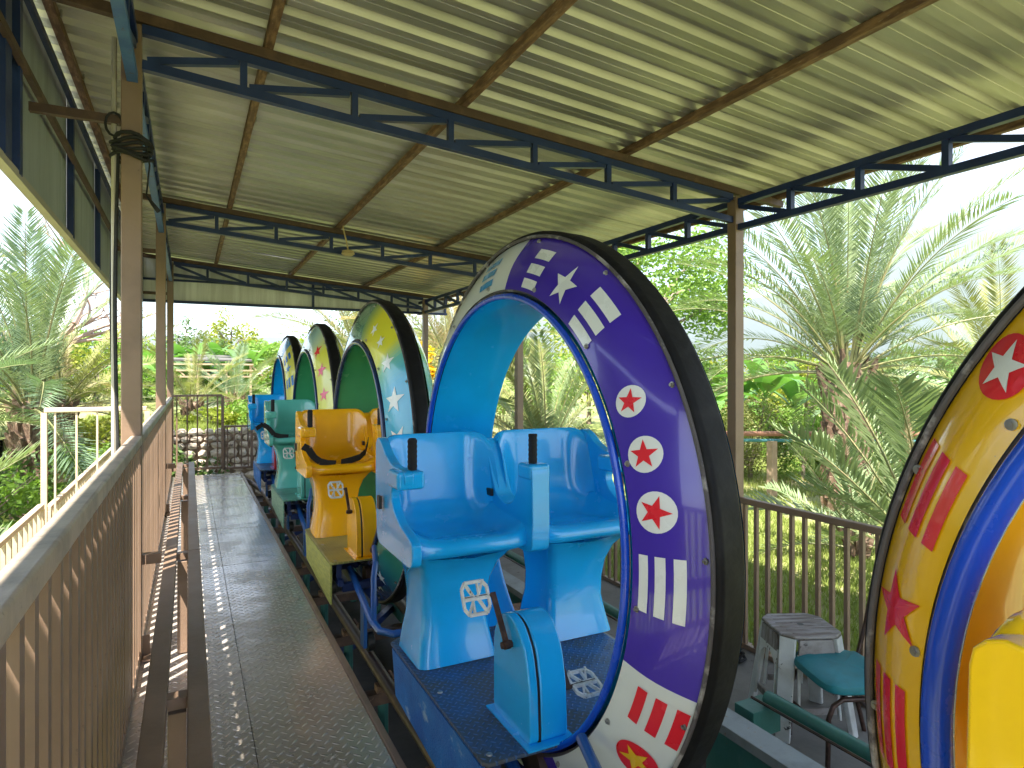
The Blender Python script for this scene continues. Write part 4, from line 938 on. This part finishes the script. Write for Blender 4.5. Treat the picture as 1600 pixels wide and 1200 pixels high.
def leaves(mb, c, rad, n_, size, rr, clumps=14, mi=0, shell=.55):
    cs = []
    for _ in range(clumps):
        d = Vector((rr.gauss(0, 1), rr.gauss(0, 1), rr.gauss(0, 1))).normalized() * rr.uniform(shell, .9); cs.append((Vector((d.x * rad[0], d.y * rad[1], d.z * rad[2])), rr.uniform(.24, .45)))
    for i in range(n_):
        cc, cr = cs[rr.randrange(clumps)]; d = Vector((rr.gauss(0, 1), rr.gauss(0, 1), rr.gauss(0, 1))).normalized() * (rr.random() ** .4)
        p = Vector(c) + cc + Vector((d.x * rad[0] * cr, d.y * rad[1] * cr, d.z * rad[2] * cr))
        a = Vector((rr.gauss(0, 1), rr.gauss(0, 1), rr.gauss(0, .6))).normalized(); b_ = a.cross(Vector((rr.gauss(0, 1), rr.gauss(0, 1), rr.gauss(0, 1)))).normalized(); s_ = size * rr.uniform(.6, 1.3)
        mb.add([p - a * s_, p + b_ * s_ * .45, p + a * s_, p - b_ * s_ * .45], [(0, 1, 2, 3)], mi)
def tree(name, loc, h_, rad, n_, size, m, label, cat, seed, trunk_h=None, group=None, bark='bark', clumps=16, tr=.12):
    rr = random.Random(seed); root = empty(name, loc, label, cat, group)
    q = MB(); top = Vector((rr.uniform(-.2, .2), rr.uniform(-.2, .2), h_ - rad[2] * .3)); th = trunk_h if trunk_h is not None else h_ * .5
    q.tube([(0, 0, -.1), (0, 0, th * .6), top * .8, top], [tr, tr * .75, tr * .45, tr * .15], 8)
    for i in range(7):
        a = rr.uniform(0, 2 * PI); z0 = th * rr.uniform(.6, 1.1); e = Vector((math.cos(a) * rad[0] * .75, math.sin(a) * rad[1] * .75, h_ - rad[2] + rr.uniform(-.5, .7) * rad[2]))
        s0 = Vector((0, 0, z0)); mid = s0.lerp(e, .5) + Vector((0, 0, .08 * h_)); q.tube([s0, mid, e], [tr * .45, tr * .28, tr * .08], 6)
    q.build('trunk', M[bark], root)
    q = MB(); leaves(q, (0, 0, h_ - rad[2]), rad, n_, size, rr, clumps); o = q.build('crown', M[m], root)
    return root
def at_px(px, z, zz=GZ): x, y = P2(px, z); return (x, y, zz)
tree('feathery_tree', at_px(1000, 19), 6.6, (3.0, 3.0, 2.0), 15000, .085, 'leafG', 'bright green feathery tree behind the top of the purple wheel', 'tree', 51, clumps=30, tr=.2)
tree('clipped_bush', at_px(1172, 13), 1.75, (.85, .85, .85), 9000, .030, 'leafO', 'round clipped bush just right of the brown right post', 'bush', 52, clumps=60, trunk_h=.4, tr=.06)
tree('clipped_bush', at_px(1385, 13.5), 2.05, (.75, .75, 1.0), 8000, .030, 'leafD', 'tall round clipped bush right of the big palm trunk', 'bush', 53, clumps=60, trunk_h=.4, tr=.06)
tree('leafy_shrub', at_px(1255, 13), 1.5, (.8, .8, .75), 4000, .05, 'leafG', 'bright leafy shrub between the round bush and the palm trunk', 'bush', 54, clumps=22, trunk_h=.4, tr=.05)
specs = [(1040, 24, 3.6, 2.6), (1110, 21, 2.9, 2.2), (1190, 23, 3.4, 2.4), (1260, 22, 3.0, 2.3), (1330, 24, 3.5, 2.6), (1400, 21, 3.0, 2.3), (1470, 23, 3.3, 2.5), (1540, 21, 2.9, 2.2), (1620, 23, 3.4, 2.5), (1700, 19, 3.2, 2.4), (740, 30, 5.2, 3.4), (830, 26, 3.6, 2.8), (920, 28, 4.2, 3.0), (640, 31, 5.0, 3.4)]
labs = ['beside the feathery tree', 'left of the right post', 'right of the right post', 'left of the palm crown', 'behind the big palm trunk', 'right of the big palm trunk', 'under the mountain', 'beside the yellow wheel', 'hidden by the yellow wheel', 'at the right end of the row', 'between the third wheel and purple wheel', 'seen inside the purple wheel', 'behind the purple face', 'behind the green wheel']
for i, (px, z, hh, rd) in enumerate(specs):
    tree('background_tree', at_px(px, z), hh, (rd, rd, hh * .5), 4200, .10, ('leafD', 'leafG', 'leafY', 'leafG', 'leafO')[i % 5], ('dark', 'bright', 'yellow green', 'light', 'olive')[i % 5] + ' garden tree ' + labs[i], 'tree', 60 + i, clumps=24, group='background garden trees')
for i, (px, z, hh, rd, m, lb) in enumerate([(262, 26, 2.7, 2.2, 'leafG', 'left of the far walkway posts'), (300, 27, 2.9, 2.4, 'leafD', 'under the two thin trees'), (322, 23, 2.1, 1.8, 'leafG', 'over the shed roof'), (357, 34, 4.6, 1.5, 'leafY', 'alone with a rounded top above the shed'), (395, 27, 2.7, 2.3, 'leafG', 'right of the shed'), (440, 29, 3.1, 2.5, 'leafY', 'behind the blue wheel'), (500, 33, 3.5, 3.0, 'leafG', 'behind the mint wheel'),
        (225, 30, 3.2, 2.8, 'leafY', 'seen between the two near posts'), (150, 24, 3.0, 2.6, 'leafG', 'behind the left palms'), (60, 22, 2.8, 2.4, 'leafY', 'at the far left behind the palms'), (-40, 20, 2.8, 2.5, 'leafG', 'just beyond the left edge'), (560, 36, 5.4, 3.4, 'leafD', 'on the skyline beside the gable')]):
    tree('garden_tree', at_px(px, z, TZ), hh - .4, (rd, rd, hh * .45), 4600, .095, m, 'rear garden tree ' + lb, 'tree', 90 + i, clumps=26, group='rear garden trees')
for i, px in enumerate((285, 299)):
    tree('slender_tree', at_px(px, 30, TZ), 3.9 - .5 * i, (.7, .7, 1.1), 260, .09, 'leafD', ('taller' if i == 0 else 'shorter') + ' thin sparse tree on the skyline right of the far posts', 'tree', 110 + i, clumps=12, tr=.05)
# low shrubs
for i, (px, z, hh, m, zz, lb) in enumerate([(330, 12.4, .5, 'leafY', TZ - .15, 'yellow green shrub behind the tall gate railing'), (300, 11.2, .7, 'leafG', GZ, 'bright shrub against the far gate railing'), (290, 10.8, 1.0, 'leafD', GZ, 'dark shrub low behind the far railing'), (240, 9.0, 1.2, 'leafD', GZ, 'dark shrub behind the cream gate frame'), (150, 8.6, 1.3, 'leafG', GZ, 'green shrub beneath the left palms'), (205, 10.2, 1.6, 'leafY', GZ, 'yellow flowering shrub between the left palms'),
        (60, 8, 1.3, 'leafD', GZ, 'dark undergrowth shrub at the left edge'), (-60, 6.5, 1.3, 'leafG', GZ, 'undergrowth shrub outside the left edge'), (420, 12.6, .8, 'leafG', TZ - .2, 'green shrub on the lawn by the farthest car'), (395, 14.5, .5, 'leafD', TZ - .05, 'dark low plant on the rear lawn'), (1480, 12, 1.3, 'leafY', GZ, 'lime shrub under the big palm on the right'), (1560, 10, 1.2, 'leafG', GZ, 'green shrub beside the yellow wheel')]):
    tree('garden_shrub', at_px(px, z, zz), hh, (.55 + hh * .25, .55 + hh * .25, hh * .5), 1800, .05, m, lb, 'bush', 120 + i, clumps=14, tr=.03, trunk_h=hh * .3)
tree('flowering_tree', at_px(655, 12.8), 2.85, (.35, .35, .5), 700, .05, 'leafF', 'cluster of yellow flowers beside the far right post', 'tree', 140, clumps=10, tr=.05)
# bare branching tree on the left
def bare(loc, seed, label, h_=4.5, m='pinkbark'):
    rr = random.Random(seed); root = empty('bare_tree', loc, label, 'tree'); q = MB()
    def br(p, d, L, r_, dep):
        pts = [p]; 
        for i in range(5): d = (d + Vector((rr.gauss(0, .16), rr.gauss(0, .16), rr.gauss(.04, .08)))).normalized(); p = p + d * L / 5; pts.append(p)
        q.tube(pts, [r_ * (1 - .12 * i) for i in range(6)], 6)
        if dep:
            for _ in range(3 if dep > 1 else 4): br(pts[rr.randint(2, 5)], (d + Vector((rr.gauss(0, .6), rr.gauss(0, .6), rr.gauss(0, .35)))).normalized(), L * .68, r_ * .5, dep - 1)
    br(Vector((0, 0, -.1)), Vector((0, 0, 1)), h_ * .45, .12, 4)
    q.build('trunk', M[m], root)
bare((-2.7, 14.2, TZ), 3, 'leafless pinkish tree with twisting branches behind the left palms', 5.0)
bare((-5.4, 13.5, GZ), 5, 'leafless tree with fine twigs against the sky at the far left', 6.2, 'bark')
# banana plants
def leafstrip(L, W_, droop, seed):
    rr = random.Random(seed); q = MB(); N = 8; p = Vector((0, 0, 0)); vs = []
    for i in range(N + 1):
        t_ = i / N; e = -droop * t_ ** 1.3; w_ = W_ * (math.sin(PI * min(1, max(.03, t_ * .92 + .06))) ** .6) * .5
        if t_ < .15: w_ = .02
        vs += [p + Vector((0, w_, w_ * .25)), p + Vector((0, 0, 0)), p + Vector((0, -w_, w_ * .25 + rr.uniform(-.02, .02)))]
        p = p + Vector((math.cos(e), 0, math.sin(e))) * L / N
    q.add(vs, [f for i in range(N) for f in ((i * 3, i * 3 + 1, i * 3 + 4, i * 3 + 3), (i * 3 + 1, i * 3 + 2, i * 3 + 5, i * 3 + 4))], 0, True); return q.mesh('leaf', M['banana'])
BL = [leafstrip(1.6, .42, d, i) for i, d in enumerate((.7, 1.3, 1.9))]
for i, (px, z, zz, lb) in enumerate([(1105, 16, GZ, 'left of the right post'), (1150, 17, GZ, 'behind the right post'), (1195, 16.5, GZ, 'above the round clipped bush'), (1240, 17.5, GZ, 'left of the big palm trunk'), (1500, 16, GZ, 'under the right palm fronds'), (290, 21, TZ, 'left of the shed roof'), (318, 22, TZ, 'above the left of the shed roof'), (345, 22, TZ, 'above the right of the shed roof'), (385, 21, TZ, 'right of the shed roof'), (250, 20, TZ, 'seen between the left posts')]):
    root = empty('banana_plant', at_px(px, z, zz), 'banana plant with broad leaves ' + lb, 'plant', 'banana plants'); rr = random.Random(200 + i); hh = rr.uniform(1.2, 1.7) if zz < 0 else rr.uniform(.8, 1.2)
    q = MB(); q.tube([(0, 0, -.1), (0, 0, hh * .6), (0, 0, hh)], [.12, .10, .06], 8); q.build('stem', M['leafG'], root)
    for k in range(8): link('leaf', BL[k % 3], root, loc=(0, 0, hh - .1 * rr.random()), rot=(R(rr.uniform(-20, 20)), -R(rr.uniform(25, 78)), R(k * 137.5)))
# dead hanging frond bundle
db = empty('dry_frond_bundle', at_px(1418, 10.6), 'pale dry frond bundle hanging like a cone right of the big palm', 'plant'); q = MB(); rr = random.Random(6)
for i in range(90):
    a = rr.uniform(0, 2 * PI); r_ = rr.uniform(.08, .28); top = Vector((.02 * math.cos(a), .02 * math.sin(a), 1.55 - rr.random() * .15)); bot = Vector((r_ * math.cos(a), r_ * math.sin(a), rr.uniform(0, .35))); sd_ = Vector((-math.sin(a), math.cos(a), 0)) * .012
    q.add([top, bot + sd_, bot - sd_], [(0, 1, 2)])
q.tube([(0, 0, 0), (0, 0, 1.6)], .03, 6); q.build('dry_leaf_skirt', M['frondD'], db)
# rubble stone wall at the rear: single stones
wl = empty('stone_wall', (1.2, 11.9, GZ), 'rubble stone retaining wall behind the walkway end railings', 'wall'); WO = (1.2, 11.9, GZ)
q = MB(); q.box((1.0, 12.0, -.18), (5.6, .16, 1.10)); q.build('backing', M['earth'], wl, origin=WO)
rr = random.Random(12); y0 = 11.86
z = GZ + .06; row = 0
while z < .36:
    hgt = rr.uniform(.11, .16); x = -1.7 + rr.uniform(-.1, 0)
    while x < 3.7:
        wd = rr.uniform(.13, .26); q = MB(); n_ = 7; c = Vector((x + wd / 2, y0 + .02 + .03 * (z - GZ), z + hgt / 2)); ring = []
        for i in range(n_):
            a = 2 * PI * (i + rr.uniform(-.25, .25)) / n_; ring.append((wd * .52 * math.cos(a) * rr.uniform(.85, 1.05), hgt * .54 * math.sin(a) * rr.uniform(.85, 1.08)))
        V = [c + Vector((a, .08, b_)) for a, b_ in ring] + [c + Vector((a * .92, -.05 + rr.uniform(-.012, .012), b_ * .92)) for a, b_ in ring] + [c + Vector((rr.uniform(-.02, .02), -.085 + rr.uniform(-.015, .01), 0))]
        q.add(V, [(i, (i + 1) % n_, n_ + (i + 1) % n_, n_ + i) for i in range(n_)] + [(n_ + i, n_ + (i + 1) % n_, 2 * n_) for i in range(n_)]); q.build('stone', M['stone'], wl, origin=WO)
        x += wd * rr.uniform(.98, 1.06)
    z += hgt * .98; row += 1
# low shed with timber trusses behind
sx_, sy_ = P2(330, 20.5)
sd2 = empty('open_shed', (sx_, sy_, TZ), 'low open shed with dark roof and bare timber beams beyond the rear lawn', 'shed'); q = MB()
q.box((0, 0, 1.52), (2.3, 1.6, .05), rot=Matrix.Rotation(R(7), 3, 'X')); q.build('roof', M['shed'], sd2)
for k in range(3):
    q = MB(); q.box((0, -.95 + .03 * k, 1.30 - k * .19), (2.35, .05, .05)); q.build('beam', M['wood'], sd2)
for x in (-1.1, -.4, .4, 1.1):
    q = MB(); q.box((x, -.88, .65), (.06, .06, 1.3)); q.build('post', M['wood'], sd2)
    q = MB(); q.beam((x, -.90, 1.28), (x + .35, -.90, .95), .04, .04); q.build('brace', M['wood'], sd2)
# brown pipe fence across the right garden
(ax, ay), (bx, by), (cx_, cy_) = P2(1010, 11.2), P2(1290, 10.9), P2(1640, 10.4)
pf = empty('pipe_fence', (ax, ay, GZ), 'garden fence with a rusty brown top pipe and teal lower pipe on concrete posts', 'fence'); PO = (ax, ay, GZ)
q = MB(); q.tube([(ax, ay, .35), (bx, by, .37), (cx_, cy_, .41)], .045, 10); q.build('top_pipe', M['brownpipe'], pf, origin=PO)
q = MB(); q.tube([(ax, ay + .02, .24), (bx, by + .02, .25), (cx_, cy_ + .02, .28)], .028, 8); q.build('lower_pipe', M['tealpipe'], pf, origin=PO)
for i in range(7):
    t_ = i / 6; px_ = ax + (cx_ - ax) * t_; py_ = ay + (cy_ - ay) * t_
    q = MB(); q.box((px_, py_ + .05, -.26), (.12, .12, 1.0)); q.build('fence_post', M['wood'], pf, origin=PO)
# grass blades: uncountable
rr = random.Random(77); q = MB()
def blades(xa, xb, ya, yb, n_, zf, hmin=.05, hmax=.13):
    for i in range(n_):
        x, y = rr.uniform(xa, xb), rr.uniform(ya, yb)
        if noise.noise(Vector((x * .8, y * .8, 4))) > .32: continue
        z = zf; h_ = rr.uniform(hmin, hmax); a = rr.uniform(0, PI); w_ = .006 + .004 * rr.random(); lx, ly = rr.uniform(-.05, .05), rr.uniform(-.05, .05); c, s_ = math.cos(a) * w_, math.sin(a) * w_
        q.add([(x - c, y - s_, z - .01), (x + c, y + s_, z - .01), (x + lx, y + ly, z + h_)], [(0, 1, 2)])
blades(3.9, 8.5, 0, 9, 60000, GZ, .04, .10); blades(8.5, 14, 1, 14, 40000, GZ, .06, .13); blades(-3.0, -.95, 1, 12, 26000, GZ)
blades(-2.0, 3.5, 12.15, 17, 22000, TZ, .06, .13)
g2 = q.build('grass', M['blade']); g2['kind'] = 'stuff'; g2['label'] = 'short sunlit grass growing around the station'; g2['category'] = 'grass'

# ------------------------------------------------------------------ air: far hills fade to pale blue
q = MB(); q.box((0, 0, 265), (4300, 4300, 535)); hz = q.build('haze', [])
m = bpy.data.materials.new('haze_air'); m.use_nodes = True; t = m.node_tree; t.nodes.clear(); o = t.nodes.new('ShaderNodeOutputMaterial'); v = t.nodes.new('ShaderNodeVolumePrincipled')
v.inputs['Color'].default_value = (.86, .93, 1, 1); v.inputs['Density'].default_value = .00042; v.inputs['Anisotropy'].default_value = .2
t.links.new(v.outputs[0], o.inputs['Volume']); hz.data.materials.append(m); hz['kind'] = 'stuff'; hz['label'] = 'thin pale haze filling the air around the station'; hz['category'] = 'haze'
